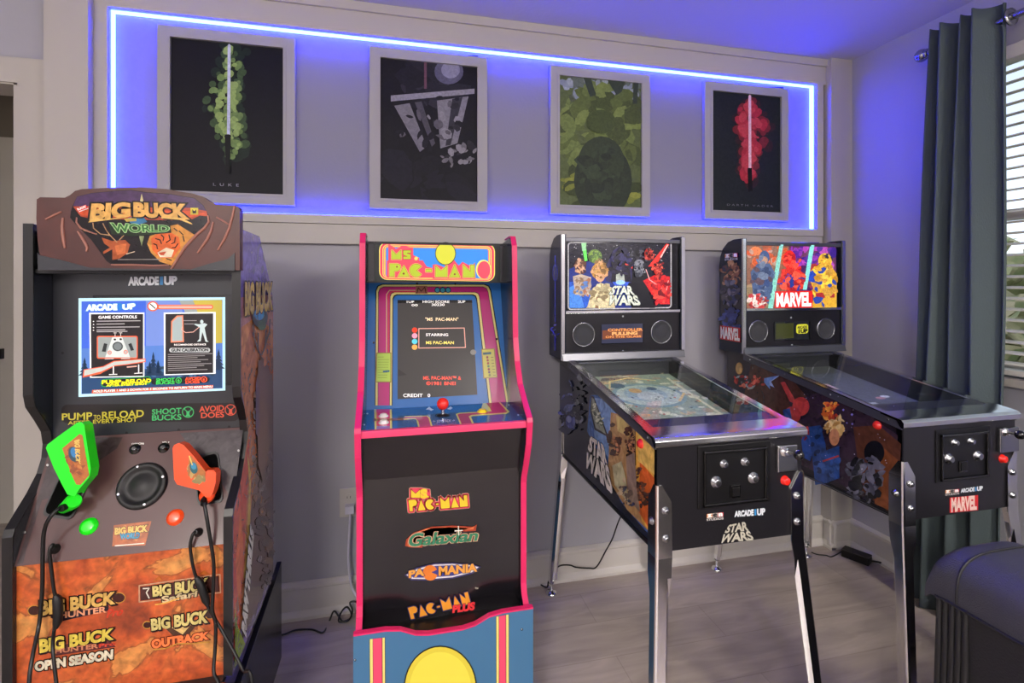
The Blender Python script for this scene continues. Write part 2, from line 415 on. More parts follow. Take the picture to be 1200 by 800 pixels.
# ---- window, blind, curtain, outside
w = MB()
for a, b in (((XR+.05, WY0, WZ0), (XR+.09, WY0+.04, WZ1)), ((XR+.05, WY1-.04, WZ0), (XR+.09, WY1, WZ1)), ((XR+.05, WY0, WZ0), (XR+.09, WY1, WZ0+.04)), ((XR+.05, WY0, WZ1-.04), (XR+.09, WY1, WZ1)), ((XR+.045, WY0, 1.56), (XR+.09, WY1, 1.60))):
    w.box(a, b, 'white_plastic')
win = struct(w, 'window_1')
MB().box((XR+.066, WY0+.03, WZ0+.03), (XR+.07, WY1-.03, WZ1-.03), 'glass').build('window_pane', win)
struct(MB().box((XR-.025, WY0-.05, WZ0-.03), (XR+.05, WY1+.02, WZ0-.002), 'trim_paint'), 'window_sill')
bl = MB(); z = WZ0+.05
while z < WZ1-.06:
    ys0, ys1 = WY0+.01, WY1-.01
    bl.prism([(XR-.012, z-.002), (XR+.012, z+.006), (XR+.034, z+.004), (XR+.034, z+.007), (XR+.012, z+.009), (XR-.012, z+.001)], 1, ys0, ys1, 'blind_white'); z += .0405
bl.box((XR-.014, WY0+.01, WZ0+.012), (XR+.034, WY1-.01, WZ0+.03), 'blind_white')
for y in (WY0+.15, .92, WY1-.13): bl.tube([(XR-.013, y, WZ0+.02), (XR-.013, y, WZ1-.03)], .0016, 'white_plastic', 5)
root = thing('window_blind', 'white horizontal slat blind in the window beside the dark curtain', 'blind', (XR+.01, (WY0+WY1)/2, WZ0))
bl.build('slats', root); MB().box((XR-.02, WY0+.005, WZ1-.055), (XR+.04, WY1-.005, WZ1-.004), 'blind_white').build('headrail', root, .003)
# outside
tag(MB().box((XR+.2, -14, -.3), (26, 16, -.12), 'lawn').build('lawn'), 'strip of garden ground outside the window', 'ground')['kind'] = 'stuff'
h = MB(); q = random.Random(3)
for i in range(420):
    c = Vector((7.5+q.uniform(-.7, .7), q.uniform(-6, 9), q.uniform(.25, 1.75))); r = q.uniform(.12, .3)
    for k in range(7):
        a = Vector((q.uniform(-1, 1), q.uniform(-1, 1), q.uniform(-1, 1))).normalized(); p = c+a*r; e = a.orthogonal().normalized()*.13; g = a.cross(e)
        h.add([p-e, p+g, p+e, p-g], [(0, 1, 2, 3)], 'leaf')
tag(h.build('hedge'), 'green hedge outside beyond the window blind', 'hedge')['kind'] = 'stuff'
w = MB().box((12, -8, -.1), (12.3, 12, 1.45), 'stucco'); tag(w.build('garden_wall'), 'pale beige wall outside behind the green hedge', 'wall')

RX, RZ = 2.135, 2.268
root = thing('curtain_rod', 'brushed metal curtain rod with a round end above the window', 'curtain rod', (RX, 1.6, RZ))
MB().tube([(RX, 1.60, RZ), (RX, .2, RZ)], .0125, 'steel', 16).build('rod', root)
f = MB(); f.ball((RX, 1.625, RZ), .026, 'steel'); f.lathe((RX, 1.60, RZ), (0, -1, 0), [(-.012, .012), (-.008, .019), (.0, .019), (.004, .013)], 'steel'); f.build('finial', root)
b = MB().box((RX-.006, 1.578, RZ-.02), (XR, 1.59, RZ-.008), 'steel'); b.box((XR-.006, 1.565, RZ-.05), (XR, 1.603, RZ+.03), 'steel'); b.build('bracket', root)
# curtain: grommet panel gathered in deep folds
knots = [(0, 1.585), (.16, 1.50), (.3, 1.475), (.42, 1.435), (.55, 1.415), (.8, 1.335), (1, 1.30)]
def curt(s, tt):
    z = 2.335-.008-2.32*tt
    yt = 1.53-.19*s; yb = 1.64-.285*s
    y = yt+(yb-yt)*(tt**.9)
    ph = s*PI*2*3.6+.5
    amp = (.042+.012*math.sin(7*s))*(1-.25*tt) + .008*math.sin(9*tt+s*11)*tt
    x = 2.105-amp*math.cos(ph)+.006*math.sin(4*tt+5*s)
    y += .014*math.sin(ph*1.0+1.0)*(1-.3*tt)+.004*math.sin(6*tt+9*s)
    if tt < .02: z += .004*math.cos(ph*2)
    return Vector((x, y, z))
cu = MB(); cu.grid(curt, 96, 40, 'curtain_cloth')
root = thing('curtain', 'long dark grey green grommet curtain gathered left of the window', 'curtain', (2.13, 1.45, 0))
c = cu.build('curtain_panel', root); s = c.modifiers.new('s', 'SOLIDIFY'); s.thickness = .003
g = MB()
g.lathe((RX, 1.316, RZ), (0, -1, 0), [(-.003, .016), (-.003, .031), (.003, .031), (.003, .016)], 'steel', 24); g.build('grommet', root)

# ---- framed pictures in the niche
YP = 2.093
def poster(x0, x1, z0, z1, label, draw):
    root = thing('framed_picture', label, 'framed picture', ((x0+x1)/2, YP, z0), 'framed pictures in the lit wall niche')
    b = .043; f = MB()
    o = [(x0, z0), (x1, z0), (x1, z1), (x0, z1)]; i = [(x0+b, z0+b), (x1-b, z0+b), (x1-b, z1-b), (x0+b, z1-b)]
    for k in range(4):
        l = (k+1) % 4; q = [o[k], o[l], i[l], i[k]]
        f.prism([(a, c) for a, c in q], 1, YP, YP+.021, 'frame_wood')
        f.prism([(i[k][0], i[k][1]), (i[l][0], i[l][1]), ((i[l][0]*3+o[l][0])/4-(i[l][0]-x0)*0, (i[l][1]*3+o[l][1])/4), ((i[k][0]*3+o[k][0])/4, (i[k][1]*3+o[k][1])/4)], 1, YP-.003, YP+.001, 'frame_wood')
    f.build('picture_frame', root)
    p = MB().box((x0+b-.004, YP+.008, z0+b-.004), (x1-b+.004, YP+.02, z1-b+.004), 'ink_poster', lin('#0b0b14'))
    a = Art(p, (0, YP+.008, 0), (0, -1, 0), 'ink_poster'); draw(a); p.build('print', root)
def smoke(a, cx, cy, rx, ry, pal, seed):
    r = random.Random(seed)
    for i in range(240):
        t = i/240; q = 1-t*.66; an = r.uniform(0, 2*PI); d = math.sqrt(r.random()); wob = .75+.35*math.sin(an*3+seed)
        x = cx+math.cos(an)*d*rx*1.55*q*wob; y = cy+math.sin(an)*d*ry*(1.02-.2*t); w = r.uniform(2.6, 7)*(1.1-.5*t); k = int(min(t*len(pal), len(pal)-1))
        ca = lin(pal[k]); a.ell(x, y, w, w*r.uniform(.7, 1.5), pal[k], r.uniform(0, 3), 9)
    return
    a.daub(cx, cy, rx*1.25, ry*1.02, pal[:1], 34, .34, seed); a.daub(cx, cy, rx, ry*.95, pal[:2], 44, .36, seed+1)
    a.daub(cx, cy, rx*.68, ry*.85, pal[1:3], 44, .36, seed+2); a.daub(cx, cy, rx*.36, ry*.75, pal[2:], 34, .4, seed+3)
def d1(a):
    a.clip = (199.5, 41, 333, 227)
    smoke(a, 270, 120, 22, 75, ['#1b2a22', '#3d5335', '#6f8a50', '#93ad66'], 5)
    a.poly([(267.5, 54), (269, 52), (271, 54), (270.3, 159), (266.6, 159)], '#c9d0e8'); a.poly([(264, 159), (271, 159), (270, 203), (265.5, 203)], '#07090a'); a.ell(267.5, 160, 4, 2.2, '#0a0c0c')
    a.tb('L  U  K  E', 250.5, 214.6, 280.5, 217.8, '#a0a0ac', sk=1.2, off=.0)
def d2(a):   # plain stand-in: broad steel-grey shapes on near black
    a.clip = (445.5, 65, 560, 238)
    a.rect(444, 64, 562, 240, '#14131a'); a.daub(503, 205, 60, 40, ['#17161e', '#1b1a24', '#121118'], 24, .5, 3)
    a.daub(505, 95, 38, 26, ['#24232c', '#2e2d38', '#1c1b24'], 30, .5, 4); a.ell(526, 84, 17, 15, '#5b5a70'); a.ell(528, 82, 11, 10, '#8a89a2'); a.rect(497, 68, 500, 104, '#6d4a58')
    a.poly([(458, 112), (556, 104), (556, 110), (458, 119)], '#8d8b96'); a.poly([(462, 124), (480, 121), (500, 172), (492, 178)], '#76747c'); a.poly([(486, 120), (494, 119), (510, 168), (506, 172)], '#4c4a52')
    a.poly([(512, 118), (549, 113), (536, 168), (516, 174)], '#7e7c84'); a.poly([(530, 116), (542, 114), (528, 170), (522, 171)], '#34333c'); a.daub(505, 140, 44, 26, ['#5a5860', '#2a2930', '#8b8990', '#1b1a22'], 26, .18, 14, -.4)
    a.daub(538, 180, 22, 14, ['#6c6a70', '#2a2930', '#8b8990'], 26, .3, 9, -.5)
def d3(a):   # plain stand-in: misty green woodland
    a.clip = (656, 87, 753, 243)
    a.rect(654, 85, 754, 244, '#59663e'); a.daub(704, 102, 48, 16, ['#8e99a8', '#66716a', '#525a45', '#a3adb8'], 50, .4, 2)
    a.daub(704, 150, 48, 50, ['#5c6a38', '#6f7f45', '#4a5630', '#7a8a4a'], 90, .22, 4); a.daub(704, 220, 48, 24, ['#55622f', '#7b8438', '#3f4a2a', '#8c9340'], 60, .3, 8)
    for p in ([(681, 86), (690, 86), (698, 112), (691, 114)], [(706, 86), (734, 90), (728, 108), (722, 112)], [(742, 90), (748, 90), (746, 122), (741, 122)]): a.poly(p, '#3b4638')
    a.ell(706, 212, 34, 44, '#2f3a2b'); a.ell(704, 190, 27, 30, '#38432f'); a.daub(706, 205, 26, 32, ['#2c362a', '#3b4833', '#333d2d'], 30, .3, 6)
    a.ell(704, 143, 17, 14, '#49562f')
def d4(a):
    a.rect(834, 102, 918, 250, '#1f2426')
    smoke(a, 878, 165, 17, 52, ['#3a2327', '#7c2a33', '#b23040', '#c4434e'], 15)
    a.poly([(876, 113), (877.6, 111), (879.2, 113), (879.4, 197), (876.2, 197)], '#f3c6cf'); a.poly([(875, 197), (880, 197), (881, 224), (876, 225)], '#120d10')
    a.tb('D A R T H   V A D E R', 851, 238.8, 905, 241, '#77757c', sk=2, off=0)
poster(-.869, -.391, 1.622, 2.283, 'framed dark print of a pale upright blade in green smoke, nearest the door', d1)
poster(-.1085, .3785, 1.622, 2.285, 'framed black print with steel grey curved shapes, second from the left', d2)
poster(.6615, 1.146, 1.624, 2.285, 'framed green woodland print with a dark rounded shape in the middle', d3)
poster(1.4325, 1.905, 1.626, 2.286, 'framed dark print of a thin blade in red smoke, nearest the window', d4)

# ---- outlet and cords
o = on(409, 588, (0, YW, 0), (0, 1, 0)); cx, cz = o.x, o.z
root = thing('wall_outlet', 'pale wall outlet plate left of the pink edged arcade cabinet', 'outlet', (cx, YW, cz))
MB().box((cx-.036, YW-.006, cz-.058), (cx+.036, YW, cz+.058), 'outlet_white').build('plate', root, .002)
for s in (-1, 1):
    m = MB(); m.lathe((cx, YW-.006, cz+s*.02), (0, -1, 0), [(0, .016), (.002, .016)], 'outlet_white')
    for q in (-.006, .006): m.box((cx+q-.001, YW-.0088, cz+s*.02-.002), (cx+q+.001, YW-.0078, cz+s*.02+.007), 'black_plastic')
    m.build('socket', root)
def cord(name, pts, r, m, label, cat='cord', smooth=3):
    P = [Vector(p) for p in pts]; out = []
    for i in range(len(P)-1):
        a, b, c, d = P[max(i-1, 0)], P[i], P[i+1], P[min(i+2, len(P)-1)]
        for k in range(smooth+2):
            t = k/(smooth+2); out.append(.5*((2*b)+(c-a)*t+(2*a-5*b+4*c-d)*t*t+(3*b-a-3*c+d)*t**3))
    out.append(P[-1]); w = MB().tube(out, r, m, 7)
    return out, w
out, w = cord('white_cord', [(cx+.006, YW-.022, cz-.018), onY(410.5, 600, 2.07), onY(409.5, 620, 2.066), onY(408, 650, 2.062), onY(409.5, 672, 2.058), onY(413, 690, 2.05), onY(420, 702, 2.03)], .0045, 'cord_white', '')
w.box((cx-.012, YW-.036, cz-.034), (cx+.022, YW-.007, cz-.004), 'cord_white')
tag(w.build('electrical_cable'), 'white power cord hanging from the wall outlet', 'cord')
fz = .006
def fl(u, v, z=fz): return onZ(u, v, z)
out, w = cord('c', [fl(308, 742), fl(320, 744.5), fl(333, 743), fl(347, 738), fl(366, 737.5), fl(378, 741), onY(385, 730, 2.04), onY(391, 716, 2.052), onY(397, 722, 2.04), onY(402, 728, 2.03), onY(412, 722, 2.02), onY(407, 711, 2.03), onY(400, 717, 2.03), onY(397, 728, 2.0), onY(408, 727, 2.0), onY(413, 716, 2.03),
                    onY(410, 706, 2.05), onY(417, 705, 2.05), onY(424, 712, 2.03)], .0035, 'cord_black', '')
tag(w.build('electrical_cable'), 'tangled black cord on the floor left of the pink edged cabinet', 'cord')
out, w = cord('c', [onY(740, 590, 1.90), onY(727, 606, 2.0), onY(718, 630, 2.03), onY(710, 645, 2.04), onY(699, 664, 2.05), onY(690, 665.5, 2.05), onY(675, 664.5, 2.05), onY(668, 662, 2.05), onY(657, 662.5, 2.045), onY(650, 668, 2.04), onY(643, 680, 2.03), fl(641, 688), fl(632, 684), fl(620, 679.5), fl(610, 676)], .003, 'cord_black', '')
tag(w.build('electrical_cable'), 'thin black cord drooping from the nearer pinball machine to the floor', 'cord')
c0 = fl(1009, 656, 0); root = thing('power_adapter', 'black power adapter brick on the floor by the corner trim', 'power adapter', (c0.x, c0.y, 0))
p0, p1 = fl(987, 650, 0), fl(1019, 662, 0); dv = (p1-p0).normalized(); nv = Vector((-dv.y, dv.x, 0))*.028; p0 = p0+nv*.4; p1 = p1+nv*.4
m = MB(); m.slab([p0-nv+Vector((0, 0, .034)), p1-nv+Vector((0, 0, .034)), p1+nv+Vector((0, 0, .034)), p0+nv+Vector((0, 0, .034))], (0, 0, 1), .034, 'black_plastic'); m.build('brick', root, .004)
out, w = cord('c', [p0+Vector((-.005, 0, .015)), fl(975, 652), fl(968, 650.5), fl(958, 649.5), fl(951, 647)], .003, 'cord_black', ''); w.build('cable', root)
out, w = cord('c', [p1+Vector((.002, 0, .015)), fl(1032, 659, .012), fl(1043, 665), fl(1052, 672), fl(1062, 684)], .0045, 'cord_black', ''); w.build('cable', root)

# ---- recliner at the lower right
root = thing('recliner', 'black leather recliner arm in the lower right corner, in front of the rear pinball machine', 'recliner', (1.45, .4, 0))
AX0, AX1, AF = 1.256, 1.515, .94
def arm(s, t):   # s along length, t across
    an = PI*t; y = AF-1.35*s
    k = 1.0
    if s < .12:
        q = s/.12; k = math.sqrt(max(1-(1-q)**2, 0)); y = AF-.05*q*1.0
    else: y = AF-.05-1.3*(s-.12)
    zc = .600; hz = .112*(.6+.4*k) ; hx = (AX1-AX0)/2+.012
    x = (AX0+AX1)/2-hx*math.copysign(abs(math.cos(an))**.6, math.cos(an))
    z = zc-.02+(hz)*abs(math.sin(an))**.58
    return Vector((x, y, z-(1-k)*.02))
m = MB(); m.grid(arm, 40, 28, 'leather')
m.add([arm(0, t/28) for t in range(29)], [tuple(range(29))], 'leather')
m.build('arm_pad', root)
m = MB(); m.prism([(AF-.02, 0.04), (AF-.02, .56), (AF-.05, .585), (-.5, .585), (-.5, .04)], 0, AX0+.002, AX1-.005, 'leather_side'); m.build('arm_side', root, .015)
m = MB()
for i in range(5):
    y = AF-.022-i*.014
    m.tube([(AX0+.006, y, .05), (AX0+.002, y+.004, .3), (AX0+.0, y-.002, .45), (AX0+.004, y, .572)], [.006, .0075, .008, .006], 'leather_side', 8)
m.build('pleats', root)
m = MB(); m.tube([arm(.135, t/20)+Vector((0, 0, .001)) for t in range(21)], .003, 'leather_side', 6); m.tube([arm(.06+.94*t/20, .0)+Vector((-.001, 0, .0)) for t in range(21)], .004, 'leather_side', 6); m.build('seam', root)
m = MB(); m.box((AX1+.003, -.45, .08), (2.15, AF-.06, .47), 'leather_side'); m.build('seat', root, .05)
m = MB(); m.box((AX1+.003, -.75, .2), (2.15, -.46, 1.0), 'leather'); m.build('backrest', root, .08)

# ================================================================ PINK EDGED MAZE CABINET
PX0, PX1, PT = -.111, .386, .016
root = thing('arcade_cabinet', 'pink edged maze arcade cabinet with blue bezel, red ball joystick and blue riser', 'arcade cabinet', (.137, 1.45, 0), 'arcade cabinets')
prof = [(1.607, 1.462), (1.592, 1.44), (1.586, 1.35), (1.581, 1.25), (1.575, 1.14), (1.552, 1.065), (1.512, .998), (1.455, .957), (1.400, .922), (1.396, .912), (1.400, .895), (1.410, .844), (1.440, .775), (1.462, .735), (1.470, .71),
        (1.471, .40), (1.462, .372), (1.440, .352), (1.412, .338)]
for x in (PX0, PX1-PT):
    m = MB(); m.prism(prof+[(1.95, .338), (1.95, 1.30), (1.80, 1.455), (1.63, 1.47)], 0, x, x+PT, 'pac_side'); m.build('side_panel', root)
    m = MB()
    pth = [(1.70, 1.4685), (1.63, 1.472), (1.612, 1.470)]+prof
    for i in range(len(pth)-1):
        a, b = Vector(pth[i]), Vector(pth[i+1]); d = (b-a).normalized(); n = Vector((d.y, -d.x))*.0045
        if n.x > 0 and abs(d.y) > .1: n = -n
        if abs(d.y) <= .5 and i < 3: n = Vector((0, .0045))
        e = d*.002
        m.prism([tuple(a-e), tuple(b+e), tuple(b+n+e), tuple(a+n-e)], 0, x-.0006, x+PT+.0006, 'pink_mold')
    m.build('edge_molding', root)
ix0, ix1 = PX0+PT, PX1-PT
# marquee
YM = 1.668
m = MB(); m.box((ix0, YM, 1.322), (ix1, YM+.012, 1.452), 'ink_marquee', lin('#0d1512')); m.box((ix0, YM-.004, 1.446), (ix1, YM+.03, 1.4535), 'black_plastic'); m.box((ix0, YM-.004, 1.319), (ix1, YM+.11, 1.324), 'black_plastic')
for x in (ix0, ix1-.024): m.box((x, YM-.003, 1.324), (x+.024, YM, 1.447), 'black_gloss')
a = Art(m, (0, YM, 0), (0, -1, 0), 'ink_marquee')
S = 1.006
L0, R0, T0, B0, SK = 444.3, 580, 283.2, 326.6, 2.2
for inset, c in ((0, '#e9e36a'), (1.1, '#ea3355'), (4.0, '#e9e36a'), (4.9, '#e8506a'), (6.1, '#c8d840'), (7.2, '#e84a60'), (8.0, '#2d86dd')):
    a.rr(L0+inset, T0+inset*.8, R0-inset, B0+1-inset*.55 if inset < 3 else B0+1-inset*.45, max(9.5-inset*.9, 2), c, SK)
a.clip = (445, 282, 579, 329)
A1 = lambda x, y: (410+x/8.89, 265+y/8.89)
B1 = lambda x, y: (515+x/8.89, 265+y/8.89)
def G(pts, f, col): a.poly([f(*p) for p in pts], col)
pk, yl, gr = '#d8405a', '#d8c860', '#a9bd26'
def blockg(lst, fill, o1, o2, w1, w2):
    for w, c in ((w2, o2), (w1, o1)):
        if c:
            for f, pts in lst: a.line([f(*p) for p in pts], w, c, True); a.poly([f(*p) for p in pts], c)
    for f, pts in lst: a.poly([f(*p) for p in pts], fill)
a.poly([A1(400, 178), A1(482, 236), A1(548, 200), A1(660, 226), A1(660, 300), A1(725, 330), A1(720, 362), A1(560, 362), A1(400, 356)], pk)
a.poly([A1(385, 356), A1(760, 356), A1(800, 420), A1(880, 440), A1(880, 545), A1(385, 545)], pk)
a.poly([A1(862, 400), A1(900, 395), A1(985, 430), B1(60, 400), B1(150, 350), B1(200, 410), B1(240, 370), B1(330, 420), B1(370, 378), B1(376, 548), A1(862, 548)], pk)
Mm = (A1, [(437, 250), (484, 296), (533, 250), (533, 342), (437, 342)])
Pp = (A1, [(416, 392), (492, 392), (520, 402), (528, 424), (520, 450), (498, 464), (462, 466), (462, 522), (416, 522)])
Aa = (A1, [(563, 412), (620, 524), (505, 524)])
Cc = (A1, [(690+66*math.cos(t), 460+66*math.sin(t)) for t in [math.radians(38+i*284/14) for i in range(15)]]+[(692, 460)])
Hh = (A1, [(792, 448), (850, 448), (850, 474), (792, 474)])
M2 = (A1, [(893, 418), (945, 470), (990, 425), (1012, 470), (1012, 526), (893, 526)])
A2 = (B1, [(157, 402), (212, 530), (104, 530)])
N2 = (B1, [(247, 402), (322, 474), (322, 405), (362, 405), (362, 530), (247, 530)])
M2 = (A1, [(893, 412), (950, 466), (1013, 412), (1013, 526), (893, 526)])
blockg([Mm, Pp, Aa, Cc, Hh, M2, A2, N2], gr, '#8f2a20', yl, .8, 1.9)
Ss = (A1, [(634, 252), (634, 280), (606, 276), (592, 282), (634, 296), (634, 342), (556, 342), (556, 314), (586, 318), (600, 312), (556, 298), (556, 252)]); blockg([Ss], gr, '#8f2a20', None, .8, 0)
for f, x, y, r in ((A1, 490, 422, 9), (A1, 560, 493, 11), (A1, 690, 336, 20), (B1, 158, 500, 10)):
    c = f(x, y); a.ell(c[0], c[1], r/8.89, r/8.89, '#7a2418' if r < 15 else yl, seg=10)
a.line([A1(0, 0) for _ in ()] or [A1(385, 540), A1(860, 540)], .8, yl); 
a.ell(522, 297, 12.2, 13.5, '#1d2410'); a.ell(522, 297, 11.4, 12.7, '#c8cc34')
a.ell(566.5, 315.5, 8.8, 11.2, '#e9e36a'); a.ell(567, 316.2, 7.6, 10.4, '#e4485c')
a.clip = None
m.build('marquee', root)
# bezel
b0, b1 = Vector((0, 1.655, .911)), Vector((0, 1.78, 1.322)); nb = Vector((0, -(b1.z-b0.z), b1.y-b0.y)).normalized()
m = MB(); m.slab([(ix0, b0.y, b0.z), (ix1, b0.y, b0.z), (ix1, b1.y, b1.z), (ix0, b1.y, b1.z)], nb, .008, 'ink_bezel', lin('#2f67a8'))
a = Art(m, b0, nb, 'ink_bezel'); a.crop(390, 260, 2.857)
yel, mg, mg2 = '#cfc27a', '#d02a78', '#b52c74'
def band(pts, w1, w2, col): a.line(pts, w1, '#17231f'); a.line(pts, w1-3, yel); a.line(pts, w2, col)
def ring(o, i, col, r=16, r2=10):
    def rrp(x0, y0, x1, y1, x2, x3, r):
        return [(x2, y1), (x0, y0+r), (x0+r*.3, y0+r*.3), (x0+r, y0), (x1-r, y0), (x1-r*.3, y0+r*.3), (x1, y0+r), (x3, y1)]
    O = rrp(*o, r); I = rrp(*i, r2)
    for k in range(7): a.poly([O[k], O[k+1], I[k+1], I[k]], col, True)
    a.k += 1
# band as nested openings: x at top left, y top, x top right, y bottom, x bottom left, x bottom right
ring((143, 207, 530, 614, 140, 592), (203, 245, 480, 614, 200, 522), '#14211c', 22, 14)
ring((146, 210, 527, 614, 143, 589), (200, 242, 483, 614, 197, 525), yel, 21, 14)
ring((152, 216, 521, 614, 150, 583), (193, 236, 490, 614, 191, 532), '#58203a', 19, 14)
ring((154, 218, 519, 614, 152, 581), (191, 234, 492, 614, 189, 534), mg2, 18, 14)
ring((178, 226, 492, 430, 176, 0), (182, 229, 490, 430, 180, 0), '#a9483a', 14, 12) if False else None
a.line([(180, 440), (180, 242), (190, 229), (300, 229)], 2.2, yel); a.line([(187, 440), (187, 246), (196, 234), (300, 234)], 3, '#c23a38')
a.poly([(278, 214), (316, 214), (318, 240), (276, 240)], '#8a5a4c'); a.line([(282, 238), (286, 220), (296, 232), (308, 218), (312, 238)], 3, '#4b2a26')
for x in (350, 368, 386): a.ell(x, 228, 10, 10, '#1b3a44'); a.ell(x, 228, 7, 7, '#3f8aa0')
a.ell(282, 207, 4, 3, '#0b0b0c'); a.ell(410, 208, 4, 3, '#0b0b0c'); a.ell(137, 404, 3.5, 4, '#0b0b0c'); a.ell(549, 392, 3.5, 4, '#0b0b0c')
a.poly([(146, 437), (196, 437), (196, 537), (142, 537)], '#8a6f38'); a.poly([(149, 440), (193, 440), (193, 534), (145, 534)], '#a9c44e')
for i in range(9): a.line([(151, 452+i*8.6), (170+((i*37) % 19), 452+i*8.6)], 1.4, '#6f8a2c')
a.poly([(168, 498), (190, 496), (190, 502), (168, 504)], '#2b5a78')
a.poly([(497, 425), (542, 423), (551, 521), (504, 524)], '#8a6f38'); a.poly([(500, 428), (539, 426), (548, 518), (507, 521)], '#b9b04a')
a.poly([(502, 437), (530, 435), (530, 443), (503, 445)], '#204a58')
for i in range(7):
    a.ell(517+i*1.3, 453+i*10, 4, 4.4, ['#7a2030', '#8a2a28', '#903028', '#4a7040', '#7a2038', '#5a3048', '#6a6a30'][i], seg=8); a.line([(529+i*1.3, 453+i*10), (537+i*1.3, 453+i*10)], 2, '#5d5420')
m.build('bezel', root)
m = MB()
scr = [(217, 261), (466, 261), (484, 578), (217, 593)]
aa = Art(m, b0+nb*.0012, nb, 'ink_screen'); aa.crop(390, 260, 2.857)
P3 = [aa.P(*p) for p in scr]; m.slab(P3, nb, .0016, 'ink_screen', lin('#3f3d3b'));  # grey room reflection put into the dark screen's base colour
aa.poly([(217, 261), (466, 261), (467, 271), (217, 272)], '#121212')
wt = '#f4f2ee'
def T(t, x0, y0, x1, y1, c, off=.02, sk=0): aa.tb(t, x0, y0, x1, y1, c, sk=sk, off=off)
T('1UP', 248, 264, 272, 271, wt); T('HIGH SCORE', 301, 263, 390, 271, wt); T('2UP', 419, 263, 443, 271, wt); T('00', 264, 275, 284, 282, wt); T('30230', 331, 273, 374, 281, wt)
T('"MS  PAC-MAN"', 310, 320, 420, 331, '#f4dcb0'); 
aa.line([(288, 357), (440, 355), (444, 420), (288, 422)], 3, '#d8a090', True)
T('STARRING', 312, 373, 386, 382, wt); T('MS PAC-MAN', 312, 399, 405, 409, '#f2e070')
for i, c in enumerate(('#e8432a', '#e89ab0', '#58c8d8', '#eaa858')):
    y = 362+i*19; aa.ell(274, y, 9.5, 9, c, seg=12);
T('MS. PAC-MAN\u2122 &', 303, 516, 429, 528, '#f05a48'); T('\u00a91981 BNEI', 313, 534, 411, 546, '#f05a48'); T('CREDIT   0', 236, 575, 326, 586, wt)
aa.poly([(219, 492), (248, 512), (219, 516)], '#353331'); aa.ell(470, 436, 10, 9, '#77756f')
m.build('screen', root)
# deck
YD0, YD1, ZD = 1.416, 1.656, .911
m = MB(); m.box((ix0, YD0, ZD-.016), (ix1, YD1, ZD), 'ink_bezel', lin('#2a5f98'))
a = Art(m, (0, 0, ZD), (0, 0, 1), 'ink_bezel')
c1 = lambda x, y: (410+x/10, 440+y/10); c2 = lambda x, y: (510+x/8.89, 430+y/8.89)
def PL(f, pts, col): a.poly([f(*p) for p in pts], col)
PL(c1, [(283, 395), (490, 395), (495, 635), (290, 635)], '#d6cf80'); PL(c1, [(310, 395), (468, 395), (472, 620), (310, 620)], '#d02a70'); PL(c1, [(312, 590), (466, 590), (468, 640), (310, 640)], '#8f86b8')
PL(c1, [(275, 505), (690, 495), (690, 520), (275, 535)], '#a0603a')
PL(c1, [(640, 478), (905, 470), (935, 490), (972, 600), (770, 606), (800, 600), (780, 520), (760, 508), (640, 515)], '#e8dc7a')
PL(c1, [(640, 484), (900, 477), (922, 495), (950, 600), (818, 606), (800, 530), (770, 502), (640, 506)], '#c04a78')
PL(c2, [(215, 490), (250, 478), (470, 466), (500, 366), (670, 360), (775, 466), (740, 488), (390, 512), (372, 520), (405, 590), (262, 602)], '#e6d97c')
PL(c2, [(232, 496), (256, 486), (500, 470), (590, 460), (530, 372), (660, 366), (752, 466), (735, 476), (380, 500), (350, 515), (385, 592), (278, 600)], '#b8406e')
PL(c1, [(890, 398), (930, 365), (960, 390), (985, 398), (950, 415), (930, 400)], '#dfe8f0'); PL(c1, [(1140, 392), (1180, 362), (1205, 380), (1180, 400)], '#dfe8f0')
c = c1(1087, 466); a.ell(c[0], c[1], 8.8, 2.4, '#0a0a0c')
a.tb('\u2190 JOYSTICK \u2192', 507.5, 492.4, 533, 496.0, '#d8c8dc', sk=-1, off=.01)
for f, x, y in ((c1, 205, 447), (c1, 170, 578), (c2, 767, 396), (c2, 865, 500)):
    c = f(x, y); a.ell(c[0], c[1], 1.1, .8, '#c8d0d8', seg=8)
m.build('control_deck', root)
m = MB(); m.box((ix0-.001, YD0-.016, ZD-.016), (ix1+.001, YD0, ZD+.0035), 'pink_lip'); m.build('deck_trim', root, .002)
jb = onZ(518.9, 487, ZD)
m = MB(); m.lathe(jb, (0, 0, 1), [(.0005, .02), (.004, .018), (.006, .008)], 'black_plastic'); m.tube([jb, jb+Vector((0, 0, .040))], .0045, 'chrome', 12); j = m.build('joystick', root)
m = MB(); jt = onY(518.9, 473.0, jb.y); m.ball(jt, .0185, 'red_plastic'); m.build('ball_top', j)
for (u, v, mt, r) in ((449.3, 488, 'white_plastic', .013), (449.6, 495.6, 'white_plastic', .013), (565.2, 482.4, 'yellow_plastic', .0145)):
    p = onZ(u, v, ZD); m = MB(); m.lathe(p, (0, 0, 1), [(0, r*1.15), (.003, r*1.12), (.004, r*.85), (.008, r*.8), (.0095, r*.5)], mt, 20); m.build('button', root)
